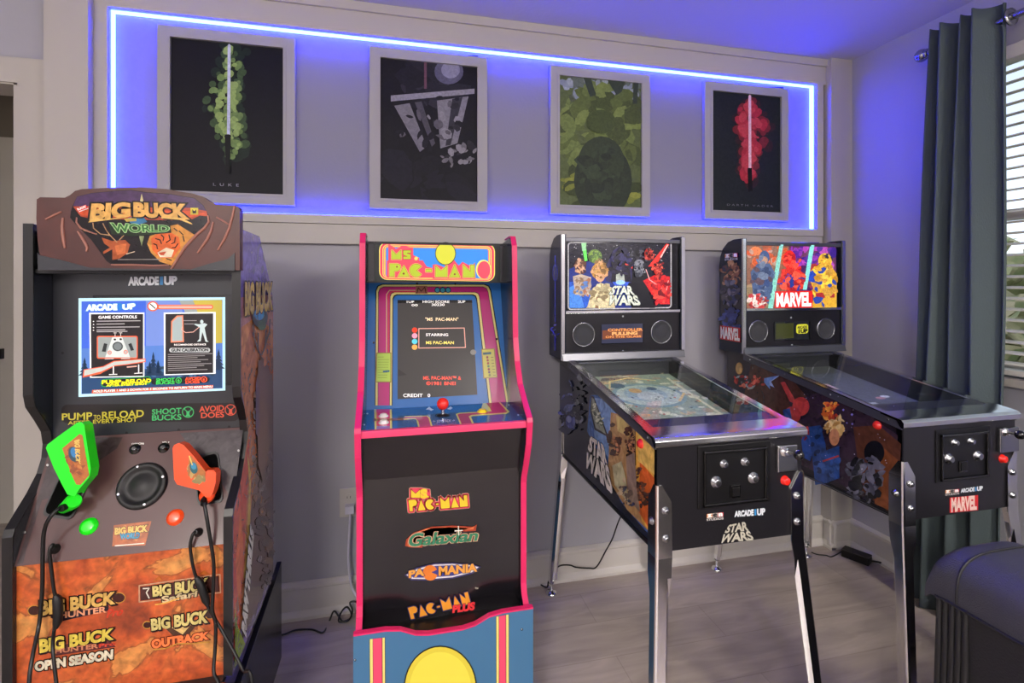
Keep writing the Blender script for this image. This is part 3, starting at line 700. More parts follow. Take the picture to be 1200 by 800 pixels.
# kick panels
k0, k1 = Vector((0, YD0+.004, ZD-.016)), Vector((0, 1.478, .752)); nk = Vector((0, -(k0.z-k1.z), (k1.y-k0.y)*-1)).normalized()
m = MB(); m.slab([(ix0, k1.y, k1.z), (ix1, k1.y, k1.z), (ix1, k0.y, k0.z), (ix0, k0.y, k0.z)], nk, .01, 'kick_black'); m.build('speaker_panel', root)
YK = 1.482
m = MB(); m.box((ix0, YK, .30), (ix1, YK+.012, .752), 'kick_black')
a = Art(m, (0, YK, 0), (0, -1, 0), 'ink_flat'); a.crop(390, 520, 2.857)
def bl(lst, fill, o1, w1, o2=None, w2=0):
    for w, c in ((w2, o2), (w1, o1)):
        if c:
            for pts in lst: a.line(pts, w, c, True); a.poly(pts, c)
    for pts in lst: a.poly(pts, fill)
def pac(x0, y0, s, rot, hy=True):
    """blocky P A C - M A N, height 1 unit = s"""
    c, d = math.cos(rot), math.sin(rot)
    def q(pts): return [(x0+(x*c-y*d)*s, y0+(x*d+y*c)*s) for x, y in pts]
    g = [[(0, -1), (.5, -1), (.66, -.9), (.72, -.72), (.64, -.5), (.5, -.44), (.3, -.42), (.3, 0), (0, 0)], [(1.08, -.95), (1.42, 0), (.74, 0)],
         [(1.86+.42*math.cos(t), -.46+.46*math.sin(t)) for t in [math.radians(40+i*280/12) for i in range(13)]]+[(1.88, -.46)], [(2.36, -.5), (2.62, -.5), (2.62, -.36), (2.36, -.36)],
         [(2.78, -1), (3.17, -.6), (3.56, -1), (3.56, 0), (2.78, 0)], [(4.02, -.95), (4.36, 0), (3.68, 0)], [(4.46, -1), (4.86, -.5), (4.86, -1), (5.16, -1), (5.16, 0), (4.46, 0)]]
    return [q(p) for p in g]
for w_, c_ in ((14, '#caa98a'), (11.5, '#e0405a')):
    for p_ in pac(257, 225, 38, -.085)+[[(262, 152), (292, 152), (292, 179), (262, 179)], [(296, 152), (320, 156), (322, 179), (296, 179)]]: a.line(p_, w_, c_, True); a.poly(p_, c_)
bl(pac(257, 225, 38, -.085), '#e2c22c', '#8a1020', 3)
bl([[(262, 152), (277, 166), (292, 152), (292, 179), (262, 179)]], '#e2c22c', '#8a1020', 3); a.tb('S', 296, 152, 313, 179, '#e2c22c', off=.08); a.ell(319, 176, 3.5, 3.5, '#e2c22c', seg=8)
# second logo: flowing letters under an orange sweep
a.poly([(242, 340), (246, 318), (270, 296), (330, 276), (400, 272), (470, 276), (482, 268), (478, 290), (440, 292), (380, 282), (310, 288), (268, 306), (256, 330), (300, 338), (300, 346), (258, 345)], '#a03a20')
a.poly([(248, 338), (252, 320), (274, 300), (330, 281), (400, 277), (460, 281), (474, 274), (470, 285), (440, 286), (380, 277), (310, 283), (264, 303), (252, 331), (290, 341), (290, 344), (256, 342)], '#e07848')
a.text('Galaxian', [(262, 300), (490, 286), (480, 322), (252, 342)], '#2f7a58', off=.03, out=['#caa080'], outw=[.07])
a.line([(420, 274), (422, 304)], 3, '#f8f0e0'); a.line([(408, 290), (434, 288)], 3, '#f8f0e0')
# third logo: orange ball on a white and blue oval
a.poly([(240, 437), (280, 412), (340, 398), (400, 396), (470, 402), (496, 410), (470, 432), (400, 450), (320, 456), (262, 455)], '#2d2a5e')
a.poly([(246, 437), (284, 416), (340, 402), (400, 400), (466, 405), (488, 411), (466, 428), (400, 445), (320, 451), (264, 450)], '#d8d4d8')
a.poly([(254, 437), (290, 420), (340, 407), (400, 404), (462, 409), (478, 413), (460, 424), (400, 440), (320, 446), (270, 446)], '#3a3a86')
a.ell(326, 430, 25, 26, '#e07a28'); a.poly([(330, 428), (352, 418), (352, 438)], '#3a3a86')
a.text('PA', [(256, 424), (304, 414), (304, 438), (256, 446)], '#e8a040', off=.05, out='#231f50', outw=.09); a.text('MANIA', [(356, 410), (480, 400), (480, 424), (356, 438)], '#e8a040', off=.05, out='#231f50', outw=.09)
bl(pac(262, 585, 40, -.262), '#e89a30', '#2a2a66', 6)
a.text('PLUS', [(404, 540), (474, 528), (472, 552), (402, 562)], '#e83a40', off=.06, out='#5a1018', outw=.1); a.tb('TM', 476, 478, 486, 484, '#c8c0b0')
for i in range(3): a.line([(108, 626+i*4-0), (230, 615+i*4.2)], 1.4, '#8a8888')
m.build('kick_panel', root)
# riser
YR = 1.402
zt = [(0, .362), (.085, .362), (.125, .356), (.165, .338), (.20, .332), (.297, .332), (.332, .338), (.372, .356), (.412, .362), (.503, .362)]
rx0, rx1 = PX0-.004, PX1+.004
m = MB(); poly = [(rx0+x*(rx1-rx0)/.503, z) for x, z in zt]; m.prism([(rx0, 0), (rx1, 0)]+poly[::-1], 1, YR, YR+.014, 'ink_flat', col=lin('#3f7096'))
a = Art(m, (0, YR, 0), (0, -1, 0), 'ink_flat'); a.crop(400, 700, 8)
for x in (265, None):
    if x: q = [(265, 388, '#101820', 150, 0), (272, 384, '#e8d878', 138, 3), (296, 372, '#26101c', 92, 5), (300, 370, '#e8486c', 82, 5)]
a.poly([(262, 389), (412, 372), (418, 1300), (268, 1300)], '#101820'); a.poly([(267, 390), (407, 374), (412, 1300), (274, 1300)], '#e8d878'); a.poly([(293, 386), (386, 375), (390, 1300), (300, 1300)], '#3a1020'); a.poly([(297, 386), (380, 376), (384, 1300), (304, 1300)], '#e8486c')
a.crop(510, 690, 7.936)
a.poly([(564, 255), (686, 232), (688, 1300), (566, 1300)], '#101820'); a.poly([(568, 256), (682, 235), (684, 1300), (571, 1300)], '#e8d878'); a.poly([(590, 252), (660, 239), (662, 1300), (592, 1300)], '#3a1020'); a.poly([(594, 251), (655, 240), (657, 1300), (597, 1300)], '#e8486c')
a.crop(0, 0, 1); a.ell(516, 806, 43, 50, '#12100c', seg=40); a.ell(516, 806, 41.5, 48.4, '#d9c93e', seg=40); a.ell(516, 806, 36, 42.5, '#e6d84a', seg=40)

for u, v in ((416, 773), (611.5, 737)): a.ell(u, v, 1.6, 1.6, '#20242a', seg=10); a.ell(u-.2, v-.3, .8, .8, '#a8acb0', seg=8)
m.build('riser_front', root)
m = MB()
for i in range(len(poly)-1):
    (xa, za), (xb, zb) = poly[i], poly[i+1]; m.prism([(xa, za), (xb, zb), (xb, zb+.005), (xa, za+.005)], 1, YR-.001, YR+.014, 'pink_mold')
m.build('riser_trim', root)
m = MB(); m.box((rx0, YR+.014, 0), (rx0+.016, 1.955, .335), 'ink_flat', lin('#3f7096')); m.build('riser_side', root); m = MB(); m.box((rx1-.016, YR+.014, 0), (rx1, 1.955, .335), 'ink_flat', lin('#3f7096')); m.build('riser_side', root)
m = MB(); m.box((ix0, YR+.014, .318), (ix1, 1.95, .328), 'black_plastic'); m.box((ix0, 1.94, .33), (ix1, 1.95, 1.44), 'cab_laminate'); m.box((ix0, 1.69, 1.44), (ix1, 1.82, 1.45), 'cab_laminate'); m.build('back_panel', root)

# ================================================================ HUNTING CABINET
HX0, HX1, HT = -.885, -.404, .02
root = thing('arcade_cabinet', 'hunting arcade cabinet with red brown marquee, orange rock print front and two toy guns', 'arcade cabinet', (-.645, 1.5, 0), 'arcade cabinets')
hp = [(1.80, .33), (1.80, 1.23), (1.786, 1.28), (1.741, 1.336), (1.628, 1.459), (1.444, 1.462), (1.444, 1.045), (1.452, 1.015), (1.482, .975), (1.506, .94), (1.513, .905), (1.508, .87), (1.490, .835), (1.455, .80), (1.41, .765), (1.385, .745), (1.378, .73), (1.378, .33)]
for x, sd in ((HX0, 0), (HX1-HT, 1)):
    m = MB(); m.prism(hp, 0, x, x+HT, 'cab_laminate')
    if sd:
        # printed outer face: sky, orange dusk, rocks and a dark animal shape
        X = HX1; a = Art(m, (X, 0, 0), (1, 0, 0), 'ink_side')
        P = hp
        def sp(pts, c): a.poly(pts, c)
        m.add([(X+.0002, y, z) for y, z in hp], [tuple(range(len(hp)))], 'ink_side', lin('#7d6f9c'))
        a.clip = None
        def yz(y, z): # pixel of a point of the side plane
            f = CT*y+ST*X; r = CT*X-ST*y; return (600+F*r/f, HZ-F*(z-CH)/f)
        def q(pts, c): a.poly([yz(*p) for p in pts], c)
        q([(1.447, 1.28), (1.78, 1.28), (1.797, 1.22), (1.797, 1.0), (1.52, .90), (1.447, 1.04)], '#b88478'); q([(1.447, 1.20), (1.6, 1.22), (1.797, 1.16), (1.797, .98), (1.52, .92), (1.447, 1.04)], '#d08850')
        q([(1.447, 1.10), (1.56, 1.22), (1.62, 1.12), (1.72, 1.18), (1.797, 1.06), (1.797, .40), (1.382, .40), (1.382, .73), (1.45, .80), (1.51, .90), (1.447, 1.05)], '#b87048')
        q([(1.56, .98), (1.62, 1.05), (1.72, 1.06), (1.797, .99), (1.797, .36), (1.45, .36), (1.50, .6), (1.60, .8)], '#6e5048')
        q([(1.382, .72), (1.44, .79), (1.50, .86), (1.53, .90), (1.48, .62), (1.42, .36), (1.382, .36)], '#c2473a'); q([(1.40, .6), (1.44, .72), (1.47, .60), (1.43, .45)], '#d8683a')
        q([(1.47, .52), (1.50, .62), (1.52, .76), (1.50, .85), (1.535, .78), (1.53, .60), (1.50, .50)], '#c9a552')
        a.clip = None
        for sx, (cy, cz, ry, rz) in enumerate(((1.66, .70, .10, .16), (1.70, .50, .08, .12), (1.62, .93, .06, .07))):
            c = yz(cy, cz); c2 = yz(cy+ry, cz+rz); a.daub(c[0], c[1], abs(c2[0]-c[0]), abs(c2[1]-c[1]), ['#5c4a48', '#7d6254', '#9a7458', '#4a4044', '#8b8080'], 44, .6, 20+sx, 0)
        # antlered animal silhouette
        q([(1.60, 1.09), (1.66, 1.08), (1.70, .99), (1.73, .80), (1.66, .70), (1.60, .78), (1.585, .95)], '#8a6450'); q([(1.63, 1.10), (1.66, 1.085), (1.655, 1.02), (1.62, 1.0), (1.61, 1.06)], '#6a4640'); q([(1.575, 1.02), (1.59, 1.05), (1.61, .98), (1.60, .86), (1.575, .88)], '#5a3a70')
        for pth in ([(1.63, 1.10), (1.60, 1.12), (1.56, 1.16), (1.55, 1.20)], [(1.64, 1.10), (1.68, 1.12), (1.73, 1.16), (1.74, 1.20)], [(1.60, 1.12), (1.60, 1.17)], [(1.68, 1.12), (1.69, 1.17)]): a.line([yz(*p) for p in pth], 1.3, '#4a3834')
        a.ell(*yz(1.62, 1.215), 9, 12, '#2b4456'); a.ell(*yz(1.61, 1.225), 6, 7, '#3f8aa8'); a.ell(*yz(1.64, 1.19), 5, 6, '#3d6b48')
        t = [yz(1.47, 1.315), yz(1.765, 1.315), yz(1.765, 1.235), yz(1.47, 1.235)]; a.text('BIG BUCK', t, '#cdb05a', off=.06, out='#4a3420', outw=.1)
        t = [yz(1.41, .44), yz(1.53, .66), yz(1.55, .56), yz(1.44, .38)]
        a.text('RAW THRILLS', [yz(1.44, .405), yz(1.52, .64), yz(1.55, .60), yz(1.475, .36)], '#e8e4e0', off=.08, out='#20181a', outw=.14)
        q([(1.382, .50), (1.40, .44), (1.47, .34), (1.382, .34)], '#8aa040')
    m.build('side_panel', root)
    m = MB()
    fr = hp[5:]
    for i in range(len(fr)-1):
        A, B = Vector(fr[i]), Vector(fr[i+1]); d = (B-A).normalized(); n = Vector((-abs(d.y), d.x if d.y < 0 else -d.x))
        n = Vector((d.y, -d.x)); n = n if n.x < 0 else -n; n = n*.003; e = d*.001
        m.prism([tuple(A-e), tuple(B+e), tuple(B+n+e), tuple(A+n-e)], 0, x-.0004, x+HT+.0004, 'black_plastic')
    m.build('edge_molding', root)
hx0, hx1 = HX0+HT, HX1-HT
# bezel
YZ = 1.515
m = MB(); m.box((hx0, YZ, .917), (hx1, YZ+.012, 1.40), 'dark_grey_panel'); m.box((hx0, 1.45, 1.342), (hx1, YZ, 1.352), 'black_plastic')
a = Art(m, (0, YZ, 0), (0, -1, 0), 'ink_flat')
def logo1up(a, q, big=True):
    TL, TR, BR, BL = [Vector(p) for p in q]
    def s(x0, x1): return [TL.lerp(TR, x0), TL.lerp(TR, x1), BL.lerp(BR, x1), BL.lerp(BR, x0)]
    a.text('ARCADE', s(0, .62), '#d8dde2', off=.06, out='#20303c', outw=.13); a.text('1', s(.665, .705), '#3a8ac8', off=.03); a.text('UP', s(.75, 1), '#d8dde2', off=.06, out='#20303c', outw=.13)
logo1up(a, [(151, 325), (207, 324), (207, 333), (151, 334)])
for u, v in ((146, 321), (213, 321), (73.5, 413.5), (148.5, 507), (209.5, 503.5), (268.5, 500)): a.ell(u, v, 1.7, 1.6, '#08080a', seg=10)
a.rr(72, 474, 280.5, 495.5, 7, '#171113', -2.4)
a.text('PUMP', [(72.5, 485.5), (107.5, 483.5), (107.5, 491.5), (72.5, 493)], '#c8c83a', off=.03) if False else None
a.text('PUMP', [(73, 484.5), (108, 483), (108, 491.5), (73, 492)], '#c9bf3c', off=.02); a.text('TO', [(110, 486), (118, 486), (118, 491), (110, 491.4)], '#c9bf3c', off=.02); a.text('RELOAD', [(120, 482.5), (168.5, 480), (168.5, 488), (120, 490.5)], '#c9bf3c', off=.02)
a.k += 1; a.text('AFTER EVERY SHOT', [(80, 493.5), (161, 488.8), (161, 493.6), (80, 497.5)], '#c9bf3c', off=.02)
a.text('SHOOT', [(178.5, 479.5), (212.5, 477.5), (212.5, 484), (178.5, 485.5)], '#3fb86a', off=.02); a.text('BUCKS', [(178.5, 486.5), (212.5, 485), (212.5, 491.5), (178.5, 492.5)], '#3fb86a', off=.02)
a.text('AVOID', [(234, 476), (262.5, 474.5), (262.5, 481), (234, 482.5)], '#d8563c', off=.02); a.text('DOES', [(236, 483.5), (262.5, 482), (262.5, 488.5), (236, 489.5)], '#d8563c', off=.02)
for cx, c in ((220.5, '#3fb86a'), (270.5, '#d8563c')):
    cy = 482.5 if cx < 250 else 480; a.ell(cx, cy, 7, 6.6, c); a.ell(cx, cy, 6, 5.6, '#171113'); a.poly([(cx-2, cy-1), (cx+2, cy-1), (cx+1.6, cy+2.5), (cx+3, cy+5), (cx-3, cy+5), (cx-1.6, cy+2.5)], c)
    a.line([(cx-1.5, cy-1), (cx-4, cy-3), (cx-3.4, cy-5)], .9, c); a.line([(cx+1.5, cy-1), (cx+4, cy-3), (cx+3.4, cy-5)], .9, c)
m.build('bezel', root)
# monitor
m = MB(); m.box((-.775, YZ-.0035, 1.036), (-.437, YZ+.002, 1.2865), 'black_gloss')
a = Art(m, (0, YZ-.0035, 0), (0, -1, 0), 'ink_screen'); a.crop(80, 340, 6.153)
a.poly([(75, 57), (1132, 50), (1133, 722), (75, 769)], '#b8e4ec'); a.poly([(96, 80), (1112, 68), (1112, 706), (96, 748)], '#3d66c8')
a.poly([(98, 82), (600, 76), (560, 400), (98, 420)], '#3a60cc'); a.poly([(560, 76), (830, 73), (800, 420), (560, 430)], '#6a84c8')
a.poly([(800, 73), (960, 71), (1010, 330), (930, 330)], '#8f9a98'); a.poly([(900, 71), (1110, 69), (1110, 420), (1000, 330)], '#b8a840'); a.poly([(98, 420), (1110, 380), (1110, 560), (98, 600)], '#4f78c0')
a.poly([(98, 590), (1110, 540), (1110, 704), (98, 746)], '#24446c')
a.daub(600, 600, 480, 46, ['#1c3452', '#2d5078', '#3d6890', '#203a50'], 40, .5, 4)
for cx, by, h in ((615, 600, 150), (120, 610, 120), (590, 610, 90), (650, 610, 100), (1085, 560, 130), (1060, 570, 90)):
    for k in range(5): w = 10+k*9; y = by-h+k*h/5; a.poly([(cx, y-8), (cx+w, y+h/5+4), (cx-w, y+h/5+4)], '#1d3450', True)
    a.k += 1
a.text('ARCADE', [(138, 106), (352, 100), (352, 140), (136, 146)], '#f0f4f4', off=.06, out='#60a8c8', outw=.12); a.text('1', [(368, 94), (382, 94), (382, 138), (368, 140)], '#2878c8', off=.04); a.text('UP', [(398, 104), (482, 96), (482, 132), (398, 138)], '#f0f4f4', off=.06, out='#60a8c8', outw=.12)
a.rr(640, 104, 1046, 136, 14, '#e05a38'); a.rr(655, 112, 1038, 129, 8, '#d8b8a8'); a.line([(665, 120), (1030, 120)], 3, '#e05a38')
a.ell(612, 115, 40, 36, '#e05a38'); a.ell(612, 115, 30, 27, '#f4f0ec'); a.line([(594, 99), (630, 131)], 8, '#1c1a1c')
a.poly([(154, 162), (552, 160), (552, 622), (160, 630)], '#e8ecec'); a.poly([(166, 172), (543, 170), (543, 616), (170, 622)], '#231f20')
a.tb('GAME CONTROLS', 222, 184, 497, 204, '#f4f2f0', sk=-3, off=.03)
for i, (w, y) in enumerate(((522, 222), (408, 244), (516, 266), (412, 286), (428, 298))):
    a.line([(210, y), (w, y-3)], 6, '#a8a4a4');
    if i < 4: a.ell(186, y+2, 5, 4, '#e8e4e4', seg=6)
a.rr(210, 328, 504, 492, 12, '#e0603c'); a.rr(218, 336, 496, 484, 8, '#8f9896')
a.poly([(322, 336), (392, 336), (450, 482), (270, 482)], '#c8d0cc'); a.ell(360, 404, 38, 34, '#3c4242'); a.ell(360, 404, 29, 26, '#6f7878')
a.poly([(262, 380), (286, 386), (274, 444), (246, 440)], '#2a2e2e'); a.poly([(436, 388), (458, 378), (478, 430), (456, 436)], '#2a2e2e')
for x, y in ((340, 354), (382, 352)): a.ell(x, y, 9, 7, '#20201f')
for x, y in ((302, 448), (418, 444)): a.ell(x, y, 15, 15, '#e0603c'); a.ell(x, y, 11, 11, '#b0a8a4')
for x in (342, 382): a.line([(x, 330), (x, 306)], 4, '#d8d4d0'); a.line([(x-10, 306), (x+10, 306)], 4, '#d8d4d0')
a.line([(270, 494), (332, 492)], 4, '#e8e4e0'); a.line([(386, 492), (448, 490)], 4, '#e8e4e0')
a.poly([(108, 628), (116, 570), (256, 546), (330, 508), (560, 490), (562, 516), (430, 536), (340, 546), (300, 566), (250, 592), (240, 600)], '#e0603c')
a.poly([(118, 616), (122, 574), (258, 552), (334, 514), (556, 496), (556, 510), (430, 530), (336, 540), (290, 562), (240, 584)], '#b8beb8')
a.line([(330, 548), (330, 600)], 8, '#e8e4e0'); a.line([(300, 606), (356, 604)], 6, '#e8e4e0'); a.line([(512, 536), (512, 590)], 8, '#e8e4e0'); a.line([(482, 598), (536, 594)], 6, '#e8e4e0'); a.line([(430, 552), (496, 546)], 9, '#d8a898')
a.poly([(692, 160), (1066, 156), (1066, 600), (694, 612)], '#e8ecec'); a.poly([(704, 170), (1048, 166), (1048, 594), (704, 604)], '#231f20')
a.poly([(742, 376), (746, 222), (786, 182), (832, 180), (838, 372)], '#e0805c'); a.poly([(752, 366), (755, 228), (790, 192), (824, 190), (828, 364)], '#9aa8a8')
a.line([(826, 262), (820, 284), (850, 304), (905, 300), (950, 262)], 5, '#d8a898')
a.ell(966, 226, 12, 14, '#b8c8c8'); a.poly([(948, 244), (986, 236), (1006, 246), (986, 270), (1004, 360), (1016, 370), (994, 370), (970, 300), (958, 366), (932, 370), (948, 350), (952, 268), (912, 246), (914, 240)], '#b8c8c8')
for y, x0, x1 in ((218, 836, 928), (242, 842, 908)): a.line([(x0, y), (x1, y)], 5, '#908c8c')
a.tb('RECOMMENDED DISTANCE', 768, 386, 996, 398, '#e8e4e0', sk=-3, off=.03)
a.rr(732, 414, 1026, 446, 16, '#b0b4b4'); a.tb('GUN CALIBRATION', 748, 420, 1012, 440, '#2a2a2c', sk=-2, off=.05)
for i in range(9): w = 1040-((i*53) % 130); a.line([(724, 462+i*14.4), (w, 455+i*14.2)], 5, '#8a8686')
a.rr(240, 640, 604, 696, 26, '#2d9a40', -22); a.rr(246, 645, 598, 690, 22, '#1c1e20', -22)
a.text('PUMP', [(250, 648), (386, 644), (386, 670), (250, 674)], '#f0e820', off=.05); a.text('to', [(390, 656), (420, 654), (420, 668), (390, 670)], '#f0e820', off=.05); a.text('RELOAD', [(424, 642), (600, 636), (600, 660), (424, 666)], '#f0e820', off=.05); a.text('AFTER EVERY SHOT', [(282, 676), (574, 662), (574, 678), (282, 692)], '#f0e820', off=.05)
a.rr(604, 634, 1020, 678, 22, '#1c1e20', -16)
a.text('SHOOT', [(640, 634), (770, 630), (770, 650), (640, 654)], '#38c050', off=.05); a.text('BUCKS', [(640, 656), (770, 652), (770, 672), (640, 676)], '#38c050', off=.05); a.ell(800, 648, 22, 22, '#38c050'); a.ell(800, 648, 16, 16, '#1c1e20'); a.ell(800, 650, 8, 10, '#38c050')
a.text('AVOID', [(848, 626), (958, 622), (958, 642), (848, 646)], '#f0502c', off=.05); a.text('DOES', [(852, 650), (950, 646), (950, 666), (852, 670)], '#f0502c', off=.05); a.ell(982, 640, 24, 22, '#f0502c'); a.ell(982, 640, 17, 15, '#1c1e20'); a.ell(982, 642, 8, 9, '#f0502c')
a.poly([(180, 716), (1050, 680), (1048, 704), (176, 742)], '#c85a3c'); a.text('HOLD PLAYER 1 AND 2 DOWN FOR 5 SECONDS TO RETURN TO MAIN MENU', [(192, 718), (1044, 684), (1044, 698), (190, 734)], '#f8f4f0', off=.03)
m.build('monitor', root)
# marquee, molded
YQ = 1.425
out = [(43, 233), (47, 230.5), (76, 231), (82, 228), (88, 223), (96, 221), (130, 219.3), (165, 219), (195, 221), (225, 226), (238, 230), (247, 236), (254, 239), (274, 240), (279, 241.5), (281, 246), (281, 316.5), (45, 316.5), (47, 300), (44, 280), (42.5, 255)]
out = [(u, v if v > 300 else v+.5) for u, v in out]
m = MB(); P3 = [onY(u, v, YQ) for u, v in out]
m.prism([(p.x, p.z) for p in P3][::-1], 1, YQ, 1.452, 'brown_plastic')
m.box((HX0+.021, 1.452, 1.36), (HX1-.021, 1.60, 1.448), 'black_plastic')
a = Art(m, (0, YQ, 0), (0, -1, 0), 'ink_gloss', k0=8); a.crop(30, 215, 7.27)
c3 = lambda x, y: (150+x/6.667, 215+y/6.667)
a.crop(0, 0, 1)
k1_ = lambda x, y: (30+x/7.27, 215+y/7.27); k2_ = lambda x, y: (150+x/6.667, 215+y/6.667)
def J(pts, c): a.poly(pts, c)
J([k1_(400, 190), k1_(440, 110), k1_(560, 80), k1_(760, 62), k1_(900, 55), k2_(150, 68), k2_(330, 80), k2_(520, 112), k2_(590, 170), k2_(630, 250), k2_(620, 320), k2_(560, 380), k2_(470, 460), k2_(330, 640), k1_(730, 690), k1_(690, 660), k1_(560, 480), k1_(420, 330), k1_(380, 290), k1_(385, 240)], '#1e171d')
J([k1_(405, 190), k1_(440, 112), k1_(560, 83), k1_(760, 66), k1_(900, 59), k2_(150, 72), k2_(330, 84), k2_(518, 116), k2_(588, 174), k2_(612, 216), k2_(300, 180), k1_(560, 200)], '#4a3358')
J([k1_(405, 195), k1_(560, 190), k1_(900, 200), k2_(480, 190), k2_(612, 214), k2_(622, 250), k2_(480, 290), k1_(560, 300), k1_(470, 280)], '#b2492e'); J([k1_(430, 225), k1_(600, 215), k2_(500, 215), k2_(600, 236), k2_(480, 266), k1_(560, 285), k1_(480, 270)], '#d4552c')
J([k1_(395, 230), k1_(470, 285), k1_(560, 300), k1_(760, 310), k2_(300, 330), k2_(480, 290), k2_(560, 250), k2_(620, 255), k2_(625, 320), k2_(560, 380), k2_(470, 460), k2_(330, 640), k1_(735, 690), k1_(560, 480), k1_(420, 340), k1_(380, 290)], '#1a1418')
# tiger shape: generic big cat head
J([k2_(330, 330), k2_(390, 318), k2_(440, 350), k2_(520, 400), k2_(470, 450), k2_(340, 640), k2_(250, 610), k2_(180, 540), k2_(150, 470), k2_(170, 410), k2_(260, 380)], '#c98a3c')
J([k2_(180, 430), k2_(230, 390), k2_(330, 380), k2_(400, 420), k2_(410, 500), k2_(350, 580), k2_(250, 580), k2_(190, 520)], '#d8642a'); J([k2_(230, 540), k2_(300, 500), k2_(360, 520), k2_(340, 575), k2_(250, 575)], '#e8d8b8'); J([k2_(240, 540), k2_(300, 530), k2_(280, 560), k2_(255, 560)], '#c8502c')
for pth in ([(215, 430), (250, 440), (262, 470)], [(200, 470), (225, 480), (230, 510)], [(320, 400), (330, 440), (300, 460)], [(370, 420), (365, 460), (340, 470)], [(390, 470), (370, 500), (345, 500)], [(260, 400), (280, 420), (275, 445)], [(400, 370), (430, 400)], [(430, 410), (440, 450)], [(360, 350), (385, 370)], [(300, 585), (340, 600)]): a.line([k2_(*p) for p in pth], 1.2, '#1a1214')
# deer head
J([k1_(650, 460), k1_(740, 490), k1_(850, 480), k1_(890, 520), k1_(870, 590), k1_(800, 640), k1_(740, 650), k1_(740, 560), k1_(665, 600), k1_(660, 580), k1_(720, 545), k1_(670, 510)], '#a8552e'); J([k1_(760, 530), k1_(860, 510), k1_(850, 590), k1_(780, 610)], '#c96e3c'); a.line([k1_(860, 600), k1_(930, 580)], .8, '#e8d0b0')
for pth in ([(780, 500), (720, 440), (690, 400), (660, 340)], [(720, 440), (640, 430), (580, 380), (575, 335)], [(610, 430), (500, 400), (440, 340), (435, 290)], [(800, 480), (850, 430)]): a.line([k1_(*p) for p in pth], 1.1, '#b08a60')
J([k2_(0, 270), k2_(60, 255), k2_(130, 270), k2_(150, 300), k2_(90, 320), k2_(20, 310)], '#3a78a0'); J([k1_(840, 300), k1_(945, 290), k1_(945, 320), k1_(860, 325)], '#c8b050')
J([k2_(95, 140), k2_(108, 78), k2_(125, 150)], '#d8cc90'); J([k2_(88, 410), k2_(128, 410), k2_(108, 490)], '#8a9a68')
a.text('BIG', [k1_(575, 180), (151.5, 238), (151.5, 253.5), k1_(560, 305)], '#d9a85a', off=.06, out=['#1c1214'], outw=[.14]); a.text('BIG', [k1_(575, 180), (151.5, 238), (151.5, 252), k1_(560, 300)], '#c98a48', off=.045) if False else None
J([k1_(535, 332), k1_(560, 300), k1_(700, 300), k1_(850, 285), k1_(850, 292), k1_(700, 312)], '#d9b060')
a.text('BUCK', [(158, 238), (216, 240), (219, 256), (158, 253)], '#d9a85a', off=.06, out=['#1c1214'], outw=[.14])
J([k2_(260, 258), k2_(420, 268), k2_(500, 310), k2_(505, 322), k2_(410, 285), k2_(262, 272)], '#d9b060')
J([k1_(705, 325), k2_(30, 340), k2_(330, 318), k2_(340, 385), k2_(30, 412), k1_(735, 430)], '#22301f')
a.text('WORLD', [k1_(735, 340), k2_(320, 330), k2_(318, 375), k1_(755, 415)], '#6fae5c', off=.05, out='#b8d8a0', outw=.08); a.text('WORLD', [k1_(735, 340), k2_(320, 330), k2_(318, 375), k1_(755, 415)], '#2f5a34', off=.0)
J([k1_(430, 215), k1_(515, 180), k1_(540, 212), k1_(460, 248)], '#d83838'); a.text('RAW', [k1_(440, 214), k1_(512, 186), k1_(520, 204), k1_(452, 230)], '#f4ece4', off=.05); a.line([k1_(458, 240), k1_(535, 212)], .9, '#e8e0d8')
a.rect(223.5, 243.5, 232.5, 251.5, '#c9b93a'); J([(225.5, 245), (228, 247.5), (230.5, 245), (230, 250), (226, 250)], '#1a1612')
a.line([k1_(790, 648), k2_(260, 592)], 1, '#8a8480')
for u, v in ((228, 298),): pass
m.build('marquee', root, .006)
m = MB()
def rib(pts, r, mt='brown_light'):
    P = [onY(u, v, YQ-.001) for u, v in pts]; n = len(P)
    m.tube(P, [r*(.45+.55*math.sin(PI*(i+.6)/(n+.2))) for i in range(n)], mt, 8)
rib([k1_(318, 292), k1_(312, 360), k1_(316, 430), k1_(326, 500), k1_(334, 550)], .0038); rib([k1_(445, 405), k1_(480, 460), k1_(510, 510), k1_(526, 545), k1_(518, 580)], .0034)
rib([k2_(835, 170), k2_(815, 260), k2_(790, 350), k2_(750, 440), k2_(700, 520)], .0036); rib([k2_(665, 300), k2_(650, 370), k2_(615, 440), k2_(580, 490), k2_(542, 542)], .0036)
rib([k2_(625, 250), k2_(630, 300), k2_(600, 345), k2_(540, 395), k2_(450, 490), k2_(390, 580), k2_(338, 668)], .0038); rib([k1_(170, 305), k1_(240, 270), k1_(305, 240)], .0026); rib([k2_(690, 262), k2_(740, 290), k2_(785, 318)], .0026)
rib([k1_(728, 690), k1_(760, 692), k1_(900, 692), k2_(200, 640), k2_(320, 636)], .0024)
rib([k1_(436, 290), k1_(432, 330), k1_(470, 380), k1_(540, 410), k1_(605, 432)], .0022)
m.build('marquee_ridges', root)
m = MB(); m.prism([(p.x, p.z) for p in [onY(u, v, YQ-.0015) for u, v in [k1_(120, 610), k1_(300, 650), k1_(540, 715), (160, 315), (215, 315), k2_(490, 670), k2_(640, 625), k2_(780, 590), k2_(835, 540), k2_(835, 680), (45, 316.4), (44, 296)]]][::-1], 1, YQ-.003, YQ+.01, 'dark_grey_panel'); m.build('marquee_lower_trim', root)
